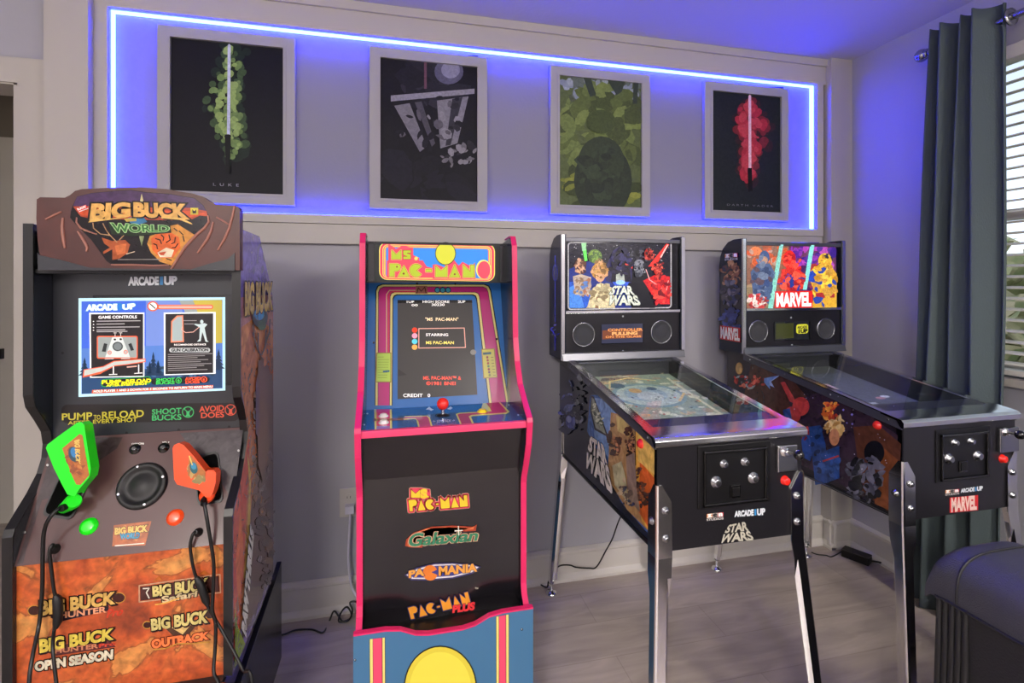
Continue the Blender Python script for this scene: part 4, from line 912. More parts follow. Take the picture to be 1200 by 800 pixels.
# control panel
g0, g1 = Vector((0, 1.513, .917)), Vector((0, 1.381, .660)); ng = Vector((0, -(g0.z-g1.z), (g0.y-g1.y))).normalized()
m = MB(); m.slab([(hx0, g1.y, g1.z), (hx1, g1.y, g1.z), (hx1, g0.y, g0.z), (hx0, g0.y, g0.z)], ng, .012, 'panel_brown')
a = Art(m, g0, ng, 'ink_gloss')
w1 = lambda x, y: (20+x/4.444, 460+y/4.444); w2 = lambda x, y: (150+x/4.444, 460+y/4.444)
def K(pts, c): a.poly(pts, c)
K([w1(180, 235), w1(550, 232), w1(520, 290), w1(420, 360), w1(300, 500), w1(130, 560), (32, 640), (27, 660), (20, 661), w1(160, 380)], '#403436'); K([w2(270, 210), w2(600, 192), w2(560, 480), w2(530, 540), w2(460, 420), w2(330, 290)], '#474144')
for f, x, y in ((w1, 160, 378), (w1, 42, 727), (w2, 577, 303), (w2, 523, 617)): c = f(x, y); a.ell(c[0], c[1], 2.3, 2.3, '#282224', seg=10); a.ell(c[0]-.3, c[1]-.3, 1.5, 1.5, '#c8c4c0', seg=8)
a.poly([w1(505, 690), w1(700, 668), w1(668, 795), w1(496, 800)], '#a85a2c'); a.daub(151, 625, 14, 9, ['#b8682f', '#9a4c26', '#c27a3c'], 20, .4, 6)
a.line([w1(512, 797), w1(662, 784)], 1.1, '#e8dcc8'); a.text('BIG BUCK', [w1(512, 706), w1(678, 690), w1(676, 722), w1(512, 738)], '#d8b050', off=.06, out='#3a2418', outw=.12); a.text('WORLD', [w1(540, 736), w1(640, 728), w1(636, 756), w1(540, 762)], '#3f88a8', off=.06, out='#1c3a44', outw=.12)
a.tb('OFF/ON', 154.5, 519.2, 168.6, 521.2, '#e0dcd8', sk=-.6, off=.03); a.tb('VOL +', 190.5, 517.5, 198.6, 519.5, '#e0dcd8', sk=-.5, off=.03)
pp = on(0, 0, g0, ng)
m.build('control_panel', root)
def onp(u, v): return on(u, v, g0, ng)
# gun wells: raised rims, flat black floor; recess shade put into the colour
def rrect(c0, c1, c2, c3, r=.18):
    c = [Vector(p) for p in (c0, c1, c2, c3)]; o = []
    for i in range(4):
        p, a_, b_ = c[i], c[i-1], c[(i+1) % 4]; s = p.lerp(a_, r); e = p.lerp(b_, r)
        for k in range(5): t = k/4; o.append(s.lerp(p, t).lerp(p.lerp(e, t), t))
    return o
for lst in ([w1(240, 400), w1(425, 362), w1(290, 665), w1(130, 640)], [w2(350, 330), w2(472, 300), w2(500, 570), w2(362, 590)]):
    pts = rrect(*lst); m = MB(); P = [onp(*p) for p in pts]; n = len(P); cen = sum(P, Vector())/n
    I = [p.lerp(cen, .10)+ng*.004 for p in P]; O = [p+ng*.0008 for p in P]; D = [p.lerp(cen, .14)+ng*.001 for p in P]; O2 = [p+ng*.004 for p in P]
    m.add(O+O2, [(i, (i+1) % n, n+(i+1) % n, n+i) for i in range(n)], 'black_plastic'); m.add(O2+I, [(i, (i+1) % n, n+(i+1) % n, n+i) for i in range(n)], 'black_plastic'); m.add(I+D, [(i, (i+1) % n, n+(i+1) % n, n+i) for i in range(n)], 'black_plastic')
    m.add(D, [tuple(range(n))], 'well_shade'); m.build('gun_well', root)
# speaker
sc_ = onp(167, 569); m = MB(); R = .056
m.lathe(sc_, ng, [(0, R*1.02), (.006, R), (.009, R*.93), (.009, R*.80), (.003, R*.74), (.0015, R*.55), (.006, R*.42), (.0075, 0)], 'speaker_cone', 40)
for k in range(4):
    an = .35+k*PI/2; u = Vector((1, 0, 0)); w_ = ng.cross(u); p = sc_+(u*math.cos(an)+w_*math.sin(an))*R*.88+ng*.009; m.lathe(p, ng, [(0, .004), (.0015, .003)], 'steel', 8)
m.build('speaker', root)
for (u, v) in ((158.5, 526), (192, 524.5)):
    p = onp(u, v); m = MB(); m.lathe(p, ng, [(0, .0135), (.004, .0125), (.0042, .009), (.011, .0075), (.0115, .004)], 'black_gloss', 20); m.build('knob', root)
for (u, v, mt) in ((104.5, 616.5, 'green_gun'), (205.5, 606, 'orange_gun')):
    p = onp(u, v); m = MB(); m.lathe(p, ng, [(0, .0195), (.004, .019), (.005, .015), (.009, .0145), (.010, .011), (.0098, 0)], mt, 24); m.build('button', root)
for (u, v) in ((65, 643), (232.5, 623.5)):
    p = onp(u, v); m = MB(); m.lathe(p, ng, [(0, .011), (.008, .009), (.018, .006), (.02, .004)], 'rubber', 14); m.build('cable_port', root)
# lower front
YL = 1.388
m = MB(); m.box((hx0, YL, .325), (hx1, YL+.012, .668), 'rock')
a = Art(m, (0, YL, 0), (0, -1, 0), 'ink_gloss'); v1 = lambda x, y: (x/4.707, 630+y/4.707); v2 = lambda x, y: (140+x/4.705, 630+y/4.705)
def bbk(quad, c='#cba456', sh='#2a120c'):
    TL, TR, BR, BL = [Vector(p) for p in quad]
    a.text('BIG BUCK', [p+Vector((1.2, 1.2)) for p in (TL, TR, BR, BL)], sh, off=.1); a.text('BIG BUCK', [TL, TR, BR, BL], c, off=.05, out=sh, outw=.13)
# 1
for c in (v1(190, 400), v1(655, 330)): a.ell(c[0], c[1], 8.2, 6.5, '#c08a3c', -.1); a.ell(c[0], c[1], 7.2, 5.5, '#3a1a16', -.1)
a.poly([v1(280, 410), v1(600, 372), v1(600, 400), v1(330, 462), v1(280, 440)], '#231a24'); bbk([v1(222, 352), v1(630, 300), v1(626, 362), v1(225, 425)])
a.text('HUNTER', [v1(330, 412), v1(585, 378), v1(585, 410), v1(330, 444)], '#d8926c', off=.03); a.text('Pro', [v1(600, 395), v1(690, 380), v1(670, 425), v1(590, 440)], '#c8402c', off=.03)
# 2
a.poly([v1(220, 600), v1(600, 560), v1(640, 600), v1(300, 650)], '#5a2c2c'); bbk([v1(222, 562), v1(622, 500), v1(618, 558), v1(225, 630)], '#cdb84a')
a.text('HUNTER', [v1(305, 612), v1(540, 582), v1(540, 606), v1(305, 636)], '#c8805c', off=.03); a.text('Pro', [v1(548, 585), v1(640, 570), v1(636, 590), v1(548, 604)], '#c8402c', off=.03)
a.text('OPEN SEASON', [v1(196, 686), v1(622, 616), v1(620, 664), v1(198, 732)], '#cfc6ac', off=.06, out='#2a1a10', outw=.16)
# 3
a.line([v2(110, 262), v2(555, 200), v2(558, 300), v2(110, 352)], 1.3, '#c8a080', True); a.poly([v2(116, 270), v2(548, 208), v2(550, 294), v2(118, 345)], '#4a2a26'); bbk([v2(185, 268), v2(485, 222), v2(483, 288), v2(188, 320)], '#c8b870'); a.text('Safari', [v2(235, 322), v2(430, 288), v2(425, 322), v2(240, 356)], '#c8b488', off=.03, out='#2a1a14', outw=.09)
a.line([v2(132, 278), v2(165, 276), v2(150, 300), v2(165, 330)], 1.4, '#d8d0c0'); a.poly([v2(180, 240), v2(220, 208), v2(245, 232)], '#b0602c'); a.poly([v2(430, 200), v2(470, 176), v2(500, 200)], '#b0602c'); a.line([v2(200, 366), v2(260, 356), v2(330, 330)], 1.6, '#d8a048')
# 4
for c in (v2(155, 478), v2(500, 425)): a.ell(c[0], c[1], 5.6, 4.6, '#c08a3c', -.1); a.ell(c[0], c[1], 4.7, 3.7, '#3a1a16', -.1)
a.poly([v2(250, 492), v2(440, 462), v2(380, 535), v2(300, 540)], '#4a3020'); a.poly([v2(285, 490), v2(400, 470), v2(350, 530)], '#c8a868'); bbk([v2(178, 448), v2(485, 400), v2(482, 462), v2(182, 506)], '#c8b870')
a.text('OUTBACK', [v2(180, 560), v2(490, 516), v2(488, 556), v2(184, 606)], '#e8743c', off=.06, out='#5a2012', outw=.13); a.line([v2(195, 612), v2(260, 606), v2(320, 580), v2(400, 580), v2(495, 572)], 1.6, '#c08a3c')
m.build('front_panel', root)
# riser
m = MB(); m.box((HX0-.004, 1.352, 0), (HX1+.004-.016, 1.366, .322), 'rock'); m.build('riser_front', root)
for x in (HX0-.008, HX1-.006):
    m = MB(); m.prism([(1.352, 0), (1.884, 0), (1.884, .334), (1.80, .318), (1.50, .286), (1.352, .27)], 0, x, x+.014, 'cab_laminate')
    m.prism([(1.353, .2705), (1.50, .2865), (1.80, .3185), (1.883, .3345), (1.883, .338), (1.80, .3225), (1.50, .2905), (1.353, .2745)], 0, x-.0005, x+.0145, 'black_plastic')
    m.build('riser_side', root)
m = MB(); m.box((hx0, 1.366, .312), (hx1, 1.79, .326), 'black_plastic'); m.box((hx0, 1.775, .33), (hx1, 1.785, 1.26), 'cab_laminate'); m.box((hx0, 1.50, 1.44), (hx1, 1.625, 1.45), 'cab_laminate'); m.build('back_panel', root)

# ---- toy guns and their cords
def gun(label, mt, stock, stick, artf, hub, Yg, thick, grip, cordpts, boot, loc):
    r = thing('toy_gun', label, 'toy gun', loc, 'toy guns resting in the hunting cabinet')
    tl = Vector((0, -1, .18)).normalized()
    p0 = Vector((0, Yg, .80))
    P = [on(u, v, p0, tl) for u, v in stock]
    m = MB(); m.slab(P, tl, thick, mt); b = m.build('stock', r, .009)
    b.modifiers['b'].segments = 4; b.modifiers['b'].angle_limit = .9
    m = MB(); h = on(hub[0], hub[1], p0, tl)-tl*thick*.5
    g = onp(*grip); ax = (h-g).normalized()
    m.tube([g+ng*.004, g.lerp(h, .5), h, h+ax*.006], [.013, .016, .018, .015], mt, 18); m.build('grip', r)
    m = MB(); PS = [on(u, v, p0+tl*.0008, tl) for u, v in stick]; m.slab(PS, tl, .0008, 'ink', lin('#b0682c')); a = Art(m, p0+tl*.0009, tl, 'ink', k0=4); artf(a); m.build('sticker', r)
    o_, w = cord('', cordpts, .0042, 'cord_black', ''); w.tube(boot, .008, 'rubber', 10); w.build('cord', r)
def sg(a):
    a.daub(88, 543, 7, 18, ['#c07a3a', '#a8582a', '#8a4a28'], 24, .5, 3, -.3); a.ell(86.5, 532, 6, 9, '#2a4a58', -.25); a.ell(87, 530, 4, 6, '#2f7ab0', -.25)
    a.text('BIG BUCK', [w1(325, 243), w1(330, 372), w1(308, 352), w1(300, 250)], '#e0c060', off=.05)
def so(a):
    a.daub(230, 553, 7, 13, ['#b89a5a', '#a06a3a', '#8a7a48'], 20, .5, 5, -.4); a.ell(227, 548, 4.5, 7, '#1d5a60', -.3); a.ell(227, 546, 3, 4, '#2f8ab0', -.3); a.line([w2(320, 330), w2(335, 375)], 1.4, '#e0c060')
YC = 1.372
def cy(u, v, Y=YC): return onY(u, v, Y)
gun('green toy gun standing in the left well of the hunting cabinet', 'green_gun', [w1(150, 288), w1(158, 270), w1(230, 215), w1(315, 155), w1(332, 153), w1(350, 168), w1(366, 280), w1(384, 395), w1(376, 440), w1(350, 470), w1(325, 500), w1(300, 540), w1(262, 530), w1(235, 480), w1(190, 390)],
    [w1(235, 290), w1(325, 215), w1(340, 222), w1(375, 430), w1(330, 480), w1(308, 478), w1(285, 430)], sg, w1(268, 575), 1.385, .036, w1(250, 600),
    [cy(*w1(250, 592), 1.40), cy(*w1(215, 605), 1.375), cy(*w1(165, 660), 1.365), cy(*w1(140, 730)), cy(50, 650), cy(49.5, 690), cy(46, 730), cy(38, 770, 1.33), cy(34, 800, 1.31), cy(31, 860, 1.29), Vector((-.83, 1.27, .02)), Vector((-.80, 1.25, .006)), Vector((-.70, 1.24, .006))], [cy(*w1(262, 588), 1.395), cy(*w1(228, 604), 1.378)], (-.82, 1.4, .78))
gun('orange toy gun standing in the right well of the hunting cabinet', 'orange_gun', [w2(232, 290), w2(240, 272), w2(262, 262), w2(290, 272), w2(350, 340), w2(405, 410), w2(420, 402), w2(444, 402), w2(458, 418), w2(456, 470), w2(442, 520), w2(430, 545), w2(405, 545), w2(370, 508), w2(300, 490), w2(255, 478), w2(240, 450)],
    [w2(318, 326), w2(330, 330), w2(404, 412), w2(402, 448), w2(388, 466), w2(310, 432)], so, w2(398, 545), 1.395, .036, w2(405, 555),
    [cy(*w2(395, 552), 1.40), cy(*w2(400, 590), 1.385), cy(*w2(412, 660), 1.375), cy(*w2(425, 740)), cy(*v2(505, 30)), cy(*v2(520, 150)), cy(*v2(516, 300), 1.366), cy(*v2(512, 400), 1.36), cy(*v2(530, 470), 1.36), cy(*v2(528, 600), 1.355), cy(*v2(520, 740), 1.335), cy(*v2(545, 800), 1.32), cy(258, 830, 1.30), Vector((-.40, 1.28, .006)), Vector((-.36, 1.24, .006))], [cy(*w2(394, 548), 1.405), cy(*w2(396, 580), 1.388)], (-.45, 1.42, .76))
# cords that leave the two ports, with their inline plugs
def pcord(pts, plug, label):
    o_, w = cord('', pts, .0038, 'cord_black', ''); w.tube([Vector(p) for p in plug], [.005]+[.0095]*(len(plug)-2)+[.005], 'rubber', 10); w.build('port_cord', root)
pcord([onp(65, 643)+ng*.016, cy(62, 638, 1.378), cy(58, 645, 1.372), cy(60, 665), cy(63, 690), cy(66, 702), cy(68, 720), cy(64, 735), cy(62, 760, 1.34), cy(66, 800, 1.32), cy(70, 850, 1.30), Vector((-.74, 1.25, .006))], [cy(65, 697), cy(67, 702), cy(68.5, 715), cy(67.5, 728), cy(65, 736)], '')
pcord([onp(232.5, 623.5)+ng*.016, cy(226, 626, 1.375), cy(223, 640), cy(226, 662), cy(230, 676), cy(236, 688), cy(241, 704), cy(248, 718), cy(262, 742, 1.362), cy(275, 765, 1.34), cy(285, 785, 1.32), cy(296, 805, 1.30), Vector((-.32, 1.26, .006))], [cy(230, 676), cy(233, 681), cy(237, 690), cy(241, 702), cy(244, 709)], '')

# ================================================================ PINBALL MACHINES
def pinball(D):
    xl, xr = D['x']; yf, yb = D['y']; bx0, bx1 = D['bx']; by0, by1 = D['by']; zb = .61; zf = .905; zr = 1.012
    root = thing('pinball_machine', D['label'], 'pinball machine', ((xl+xr)/2, (yf+yb)/2, 0), 'pinball machines')
    sl = (1.016-.912)/(1.845-yf)
    def zg(y): return .910+(y-yf)*sl   # height of the glass line
    # body
    for x0, x1, s in ((xl, xl+.014, 0), (xr-.014, xr, 1)):
        m = MB(); m.prism([(yf+.004, zb), (yb, zb), (yb, 1.016), (1.86, 1.016), (yf+.004, zg(yf)-.012)], 0, x0, x1, 'black_gloss')
        if s == 0:
            def yz(y, z, X=xl):
                f = CT*y+ST*X; r = CT*X-ST*y; return (600+F*r/f, HZ-F*(z-CH)/f)
            a = Art(m, (xl, 0, 0), (-1, 0, 0), 'ink_side'); a.yz = yz; D['side'](a, yz, xl)
        m.build('side_panel', root)
    m = MB(); m.box((xl+.001, yf, zb+.004), (xr-.001, yf+.014, .894), 'dark_panel')
    a = Art(m, (0, yf, 0), (0, -1, 0), 'ink_flat'); D['front'](a); m.build('front_panel', root)
    m = MB(); m.box((xl+.014, yf+.014, zb+.01), (xr-.014, yb-.01, zb+.02), 'black_plastic'); m.box((xl+.01, yb-.012, zb), (xr-.01, yb, 1.016), 'black_plastic'); m.build('cabinet_bottom', root)
    # bottom trim strips along the sides
    m = MB(); m.box((xl-.002, yf+.03, zb), (xl, yb, zb+.012), 'black_plastic'); m.box((xl-.0035, yf+.03, zb+.0035), (xl-.002, yb, zb+.0065), 'steel'); m.build('bottom_trim', root)
    # side rails
    for x0, x1 in ((xl-.006, xl+.022), (xr-.022, xr+.006)):
        m = MB(); A, B = (yf+.0, zg(yf)), (1.85, zg(1.85))
        m.prism([(A[0], A[1]-.026), (B[0], B[1]-.026), (B[0], B[1]), (A[0], A[1])], 0, x0, x0+.004 if x0 < xl else x0+.003, 'rail_metal') if x0 < xl else m.prism([(A[0], A[1]-.026), (B[0], B[1]-.026), (B[0], B[1]), (A[0], A[1])], 0, x1-.004, x1, 'rail_metal')
        m.prism([(A[0], A[1]-.001), (B[0], B[1]-.001), (B[0], B[1]+.003), (A[0], A[1]+.003)], 0, x0, x1, 'chrome')
        xs = x0 if x0 < xl else x1
        for t in (.06, .36, .66, .94):
            y = A[0]+(B[0]-A[0])*t; m.lathe((xs, y, zg(y)-.013), (-1 if x0 < xl else 1, 0, 0), [(0, .0035), (.0015, .0025)], 'steel', 8)
        m.build('side_rail', root)
    # lockbar: rolled chrome bar across the front
    m = MB(); m.prism([(yf-.006, .889), (yf-.010, .893), (yf-.010, .906), (yf-.003, .914), (yf+.012, .9165), (yf+.062, .9235), (yf+.062, .917), (yf+.012, .909), (yf+.002, .893)], 0, xl-.010, xr+.010, 'chrome')
    m.build('lockbar', root, .0015)
    # apron under the front of the glass
    za = zg(yf+.11)
    m = MB(); m.prism([(yf+.062, zg(yf+.062)-.001), (yf+.120, zg(yf+.12)-.001), (yf+.120, zg(yf+.12)-.006), (yf+.062, zg(yf+.062)-.006)], 0, xl+.022, xr-.022, 'dark_grey_panel'); m.build('apron', root)
    # glass
    m = MB(); m.prism([(yf+.064, zg(yf+.064)), (1.84, zg(1.84)), (1.84, zg(1.84)+.003), (yf+.064, zg(yf+.064)+.003)], 0, xl+.012, xr-.012, 'glass'); m.build('glass_cover', root)
    # inner walls and playfield
    m = MB()
    for x0, x1 in ((xl+.0145, xl+.022), (xr-.022, xr-.0145)): m.prism([(yf+.10, zg(yf+.1)-.10), (1.84, zg(1.84)-.10), (1.84, zg(1.84)-.003), (yf+.10, zg(yf+.1)-.003)], 0, x0, x1, 'black_gloss')
    m.box((xl+.022, 1.835, .90), (xr-.022, 1.85, 1.008), 'rail_metal'); m.box((xl+.022, yf+.105, .85), (xr-.022, yf+.115, zg(yf+.11)-.008), 'black_plastic'); m.build('inner_walls', root)
    q0, q1 = Vector((0, yf+.115, zg(yf+.115)-.075)), Vector((0, 1.835, zg(1.835)-.066)); nq = Vector((0, -(q1.z-q0.z), q1.y-q0.y)).normalized()
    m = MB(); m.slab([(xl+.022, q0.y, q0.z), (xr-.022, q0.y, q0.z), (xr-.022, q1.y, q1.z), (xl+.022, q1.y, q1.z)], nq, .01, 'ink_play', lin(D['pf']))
    a = Art(m, q0, nq, 'ink_play')
    def pf(s, t):  # playfield coordinates 0..1 across, 0..1 up
        p = Vector((xl+.022+(xr-xl-.044)*s, q0.y+(q1.y-q0.y)*t, q0.z+(q1.z-q0.z)*t)); f = CT*p.y+ST*p.x; r = CT*p.x-ST*p.y; return (600+F*r/f, HZ-F*(p.z-CH)/f)
    D['play'](a, pf); m.build('playfield', root)
    # control plate
    for key in ('plate',):
        o, i = D['plate']
        m = MB(); P = [onY(u, v, yf) for u, v in o]; x0 = min(p.x for p in P); x1 = max(p.x for p in P); z0 = min(p.z for p in P); z1 = max(p.z for p in P)
        m.box((x0, yf-.004, z0), (x1, yf, z1), 'black_plastic')
        b = .013
        m.prism([(yf-.004, z1-b), (yf-.011, z1-b-.002), (yf-.011, z1-b-.008), (yf-.004, z1-b-.010)], 0, x0+b*1.2, x1-b*1.2, 'black_gloss'); m.prism([(yf-.004, z0+b), (yf-.011, z0+b-.001), (yf-.011, z0+b-.007), (yf-.004, z0+b-.009)], 0, x0+b*1.2, x1-b*1.2, 'black_gloss')
        for x in (x0+b*1.2, x1-b*1.2-.006): m.box((x, yf-.010, z0+b-.008), (x+.006, yf-.004, z1-b), 'black_gloss')
        pl = m.build('control_plate', root, .0015)
    for (u, v, r) in D['btn']:
        p = onY(u, v, yf-.004); m = MB(); m.lathe(p, (0, -1, 0), [(0, r*1.1), (.004, r*1.05), (.0042, r*.78), (.012, r*.72), (.013, r*.5), (.0128, 0)], 'steel', 20); m.build('button', pl)
    p = onY(*D['sq'], yf-.004); m = MB(); m.box((p.x-.0155, yf-.009, p.z-.017), (p.x+.0155, yf-.004, p.z+.017), 'black_gloss'); m.box((p.x-.011, yf-.011, p.z-.012), (p.x+.011, yf-.009, p.z+.012), 'black_plastic'); m.build('latch', pl, .0015)
    # plunger
    P = [onY(u, v, yf) for u, v in D['pp']]; x0 = P[0].x; x1 = P[1].x; z0 = P[1].z; z1 = P[0].z
    m = MB(); m.box((x0, yf-.012, z0), (x1, yf, z1), 'steel'); pl2 = m.build('plunger_plate', root, .003)
    c = onY(*D['pc'], yf-.012); m = MB(); m.lathe(c, (0, -1, 0), [(0, .014), (.006, .012), (.007, .007), (.012, .007)], 'chrome', 18)
    e = onY(*D['pk'], yf-.058); d = (e-c); m.tube([c, e], .0042, 'chrome', 12); k = m.build('plunger_rod', root); mk = MB(); mk.ball(e, .0135, 'black_gloss'); mk.build('knob', k)
    p = onY(*D['red'], yf); m = MB(); m.lathe(p, (0, -1, 0), [(0, .0135), (.003, .013), (.004, .011), (.011, .0105), (.013, .007), (.0132, 0)], 'red_plastic', 20); m.build('button', root)
    p = onX(*D['flip'], xl); m = MB(); m.lathe(p, (-1, 0, 0), [(0, .0135), (.004, .013), (.005, .010), (.010, .009), (.0105, 0)], 'red_plastic', 20); m.build('flipper_button', root)
    m = MB(); m.lathe((xr, p.y, p.z), (1, 0, 0), [(0, .0135), (.004, .013), (.005, .010), (.010, .009), (.0105, 0)], 'red_plastic', 20); m.build('flipper_button', root)
    # legs
    for sx in (0, 1):
        for sy in (0, 1):
            X = xl if sx == 0 else xr; Y = yf if sy == 0 else yb; dx = -1 if sx == 0 else 1; dy = -1 if sy == 0 else 1
            def corner(z):
                t = max(0, (.62-z))/.62; return Vector((X+dx*(.005+.042*t*(1 if sy == 0 else .8)), Y+dy*(.005+.055*t), z))
            secs = [(.790, .016), (.745, .044), (.60, .046), (.55, .044), (.50, .042), (.055, .038)]
            def sec(z, w):
                c = corner(z); th = .0035
                pts2 = [(0, w), (0, .006), (.002, .002), (.006, 0), (w, 0), (w, th), (.008, th), (.0045, .0045), (th, .008), (th, w)]
                if z < .52: pts2 = [(0, w*.75), (0, .006), (.002, .002), (.006, 0), (w*.75, 0), (w, .009), (w*.8, .011), (.009, th+.001), (.0045, .0045), (th+.001, .009), (.011, w*.8), (.009, w)]
                else: pts2 = [(0, w*.75), (0, .006), (.002, .002), (.006, 0), (w*.75, 0), (w, 0), (w, th), (.009, th), (.0045, .0045), (th, .009), (th, w), (0, w)]
                return [Vector((c.x-dx*a_, c.y-dy*b_, z)) for a_, b_ in pts2]
            R = [sec(*s) for s in secs]; m = MB(); n = len(R[0])
            pts = [p for r in R for p in r]; m.add(pts, [(i*n+k, i*n+(k+1) % n, (i+1)*n+(k+1) % n, (i+1)*n+k) for i in range(len(R)-1) for k in range(n)], 'chrome')
            m.add(R[0], [tuple(range(n))], 'chrome'); m.add(R[-1], [tuple(range(n))], 'chrome'); L = m.build('leg', root)
            if sy == 0:
                for z in (.724, .652):
                    m = MB(); c = corner(z); m.lathe((c.x-dx*.026, c.y, z), (0, dy, 0), [(0, .0105), (.002, .0105), (.0022, .0082), (.007, .0075), (.009, .004)], 'steel', 14); m.build('bolt', L)
                m = MB(); c = corner(.69); m.lathe((c.x, c.y-dy*.024, .69), (dx, 0, 0), [(0, .0105), (.002, .0105), (.0022, .0082), (.007, .0075), (.009, .004)], 'steel', 14); m.build('bolt', L)
            c = corner(.05)+Vector((-dx*.014, -dy*.014, 0)); f = corner(0)+Vector((-dx*.016, -dy*.016, 0))
            m = MB(); m.lathe((f.x, f.y, 0), (0, 0, 1), [(0, .024), (.004, .025), (.010, .019), (.014, .009), (.018, .0055), (.062, .0055)], 'chrome', 20); m.lathe((f.x, f.y, .045), (0, 0, 1), [(0, .011), (.010, .011)], 'steel', 6); m.build('leveler_foot', L)
    # backbox
    zt0, zt1 = 1.016, 1.511
    prof = [(by0, zt0), (by1, zt0), (by1, 1.40), (by1-.006, 1.44), (by1-.025, 1.475), (by1-.06, 1.502), (by1-.10, 1.511), (by0, 1.511)]
    for s, (x0, x1) in enumerate(((bx0, bx0+.018), (bx1-.018, bx1))):
        m = MB(); m.prism(prof, 0, x0, x1, 'pac_side')
        if s == 0:
            def yz2(y, z, X=bx0):
                f = CT*y+ST*X; r = CT*X-ST*y; return (600+F*r/f, HZ-F*(z-CH)/f)
            a = Art(m, (bx0, 0, 0), (-1, 0, 0), 'ink_side'); D['bside'](a, yz2, bx0, by0, by1)
        m.build('backbox_side', root, .0015)
        m = MB(); m.prism([(by0-.0035, zt0), (by0+.006, zt0), (by0+.006, 1.509), (by0-.0035, 1.509)], 0, x0-.0012 if s == 0 else x0+.004, x1-.006 if s == 0 else x1+.0012, 'chrome'); m.build('edge_trim', root)
    i0, i1 = bx0+.018, bx1-.018
    m = MB(); m.box((i0, by0+.012, zt0), (i1, by0+.03, 1.495), 'black_plastic'); m.box((i0, by0+.03, zt0), (i1, by1-.01, zt0+.015), 'black_plastic'); m.box((i0, by1-.02, zt0), (i1, by1-.01, 1.40), 'black_plastic'); m.box((i0, by0+.02, 1.485), (i1, by1-.06, 1.495), 'black_plastic'); m.build('backbox_body', root)
    m = MB(); m.box((i0, by0+.001, 1.482), (i1, by0+.03, 1.498), 'rail_metal'); m.build('top_trim', root, .002)
    zm = D['zm']
    m = MB(); m.box((i0, by0-.001, zm-.006), (i1, by0+.014, zm+.006), 'chrome'); m.build('middle_trim', root, .002)
    m = MB(); m.prism([(by0-.012, zt0-.004), (by0+.02, zt0-.004), (by0+.02, zt0+.028), (by0-.004, zt0+.026)], 0, bx0+.003, bx1-.003, 'rail_metal'); m.prism([(by0-.03, 1.000), (by0+.01, 1.000), (by0+.01, 1.012), (by0-.03, 1.008)], 0, xl+.006, xr-.006, 'rail_metal'); m.build('lower_trim', root, .002)
    ya = by0+.010
    m = MB(); m.box((i0, ya, zm+.005), (i1, ya+.008, 1.484), 'black_gloss'); a = Art(m, (0, ya, 0), (0, -1, 0), 'ink_lit'); D['glass'](a, ya); m.build('backglass', root)
    m = MB(); m.box((i0, ya-.002, zt0+.02), (i1, ya+.008, zm-.005), 'dark_panel')
    a = Art(m, (0, ya-.002, 0), (0, -1, 0), 'ink_flat'); D['sp'](a); sp = m.build('speaker_panel', root)
    for (u, v, r) in D['spk']:
        p = onY(u, v, ya-.002); m = MB(); m.lathe(p, (0, -1, 0), [(0, r), (.004, r*.98), (.006, r*.90), (.006, r*.80), (.003, r*.76), (.006, r*.45), (.007, 0)], 'speaker_grill', 32)
        m.lathe(p, (0, -1, 0), [(0, r*1.03), (.0045, r*1.03), (.0065, r*.99), (.0065, r*.94), (.001, r*.93)], 'steel', 32)
        for k in range(4):
            an = PI/4+k*PI/2; m.lathe((p.x+math.cos(an)*r*.88, p.y-.006, p.z+math.sin(an)*r*.88), (0, -1, 0), [(0, .0025), (.001, .002)], 'steel', 6)
        m.build('speaker', sp)
    P = [onY(u, v, ya-.002) for u, v in D['dmd']]
    m = MB(); m.box((P[0].x, ya-.006, P[1].z), (P[1].x, ya-.002, P[0].z), 'black_gloss'); a = Art(m, (0, ya-.006, 0), (0, -1, 0), 'ink_screen'); D['dm'](a); m.build('display', sp)
    return root

def zen(a, q):
    TL, TR, BR, BL = [Vector(p) for p in q]; s = lambda x0, x1, y0=0, y1=1: [TL.lerp(TR, x0).lerp(BL.lerp(BR, x0), y0), TL.lerp(TR, x1).lerp(BL.lerp(BR, x1), y0), TL.lerp(TR, x1).lerp(BL.lerp(BR, x1), y1), TL.lerp(TR, x0).lerp(BL.lerp(BR, x0), y1)]
    a.poly(s(0, .33, 0, .6), '#d8843c'); a.poly(s(.34, .66, 0, .6), '#b8b0a8'); a.poly(s(.67, 1, 0, .6), '#c8303c')
    a.text('z', s(.08, .26, .1, .5), '#f4f0ec', off=.08); a.text('e', s(.40, .60, .1, .5), '#302c2c', off=.08); a.text('n', s(.74, .92, .1, .5), '#f4f0ec', off=.08); a.text('STUDIOS', s(0, 1, .7, 1), '#b8b4b0', off=.04)
e2 = lambda x, y: (640+x/6.667, 460+y/6.667)
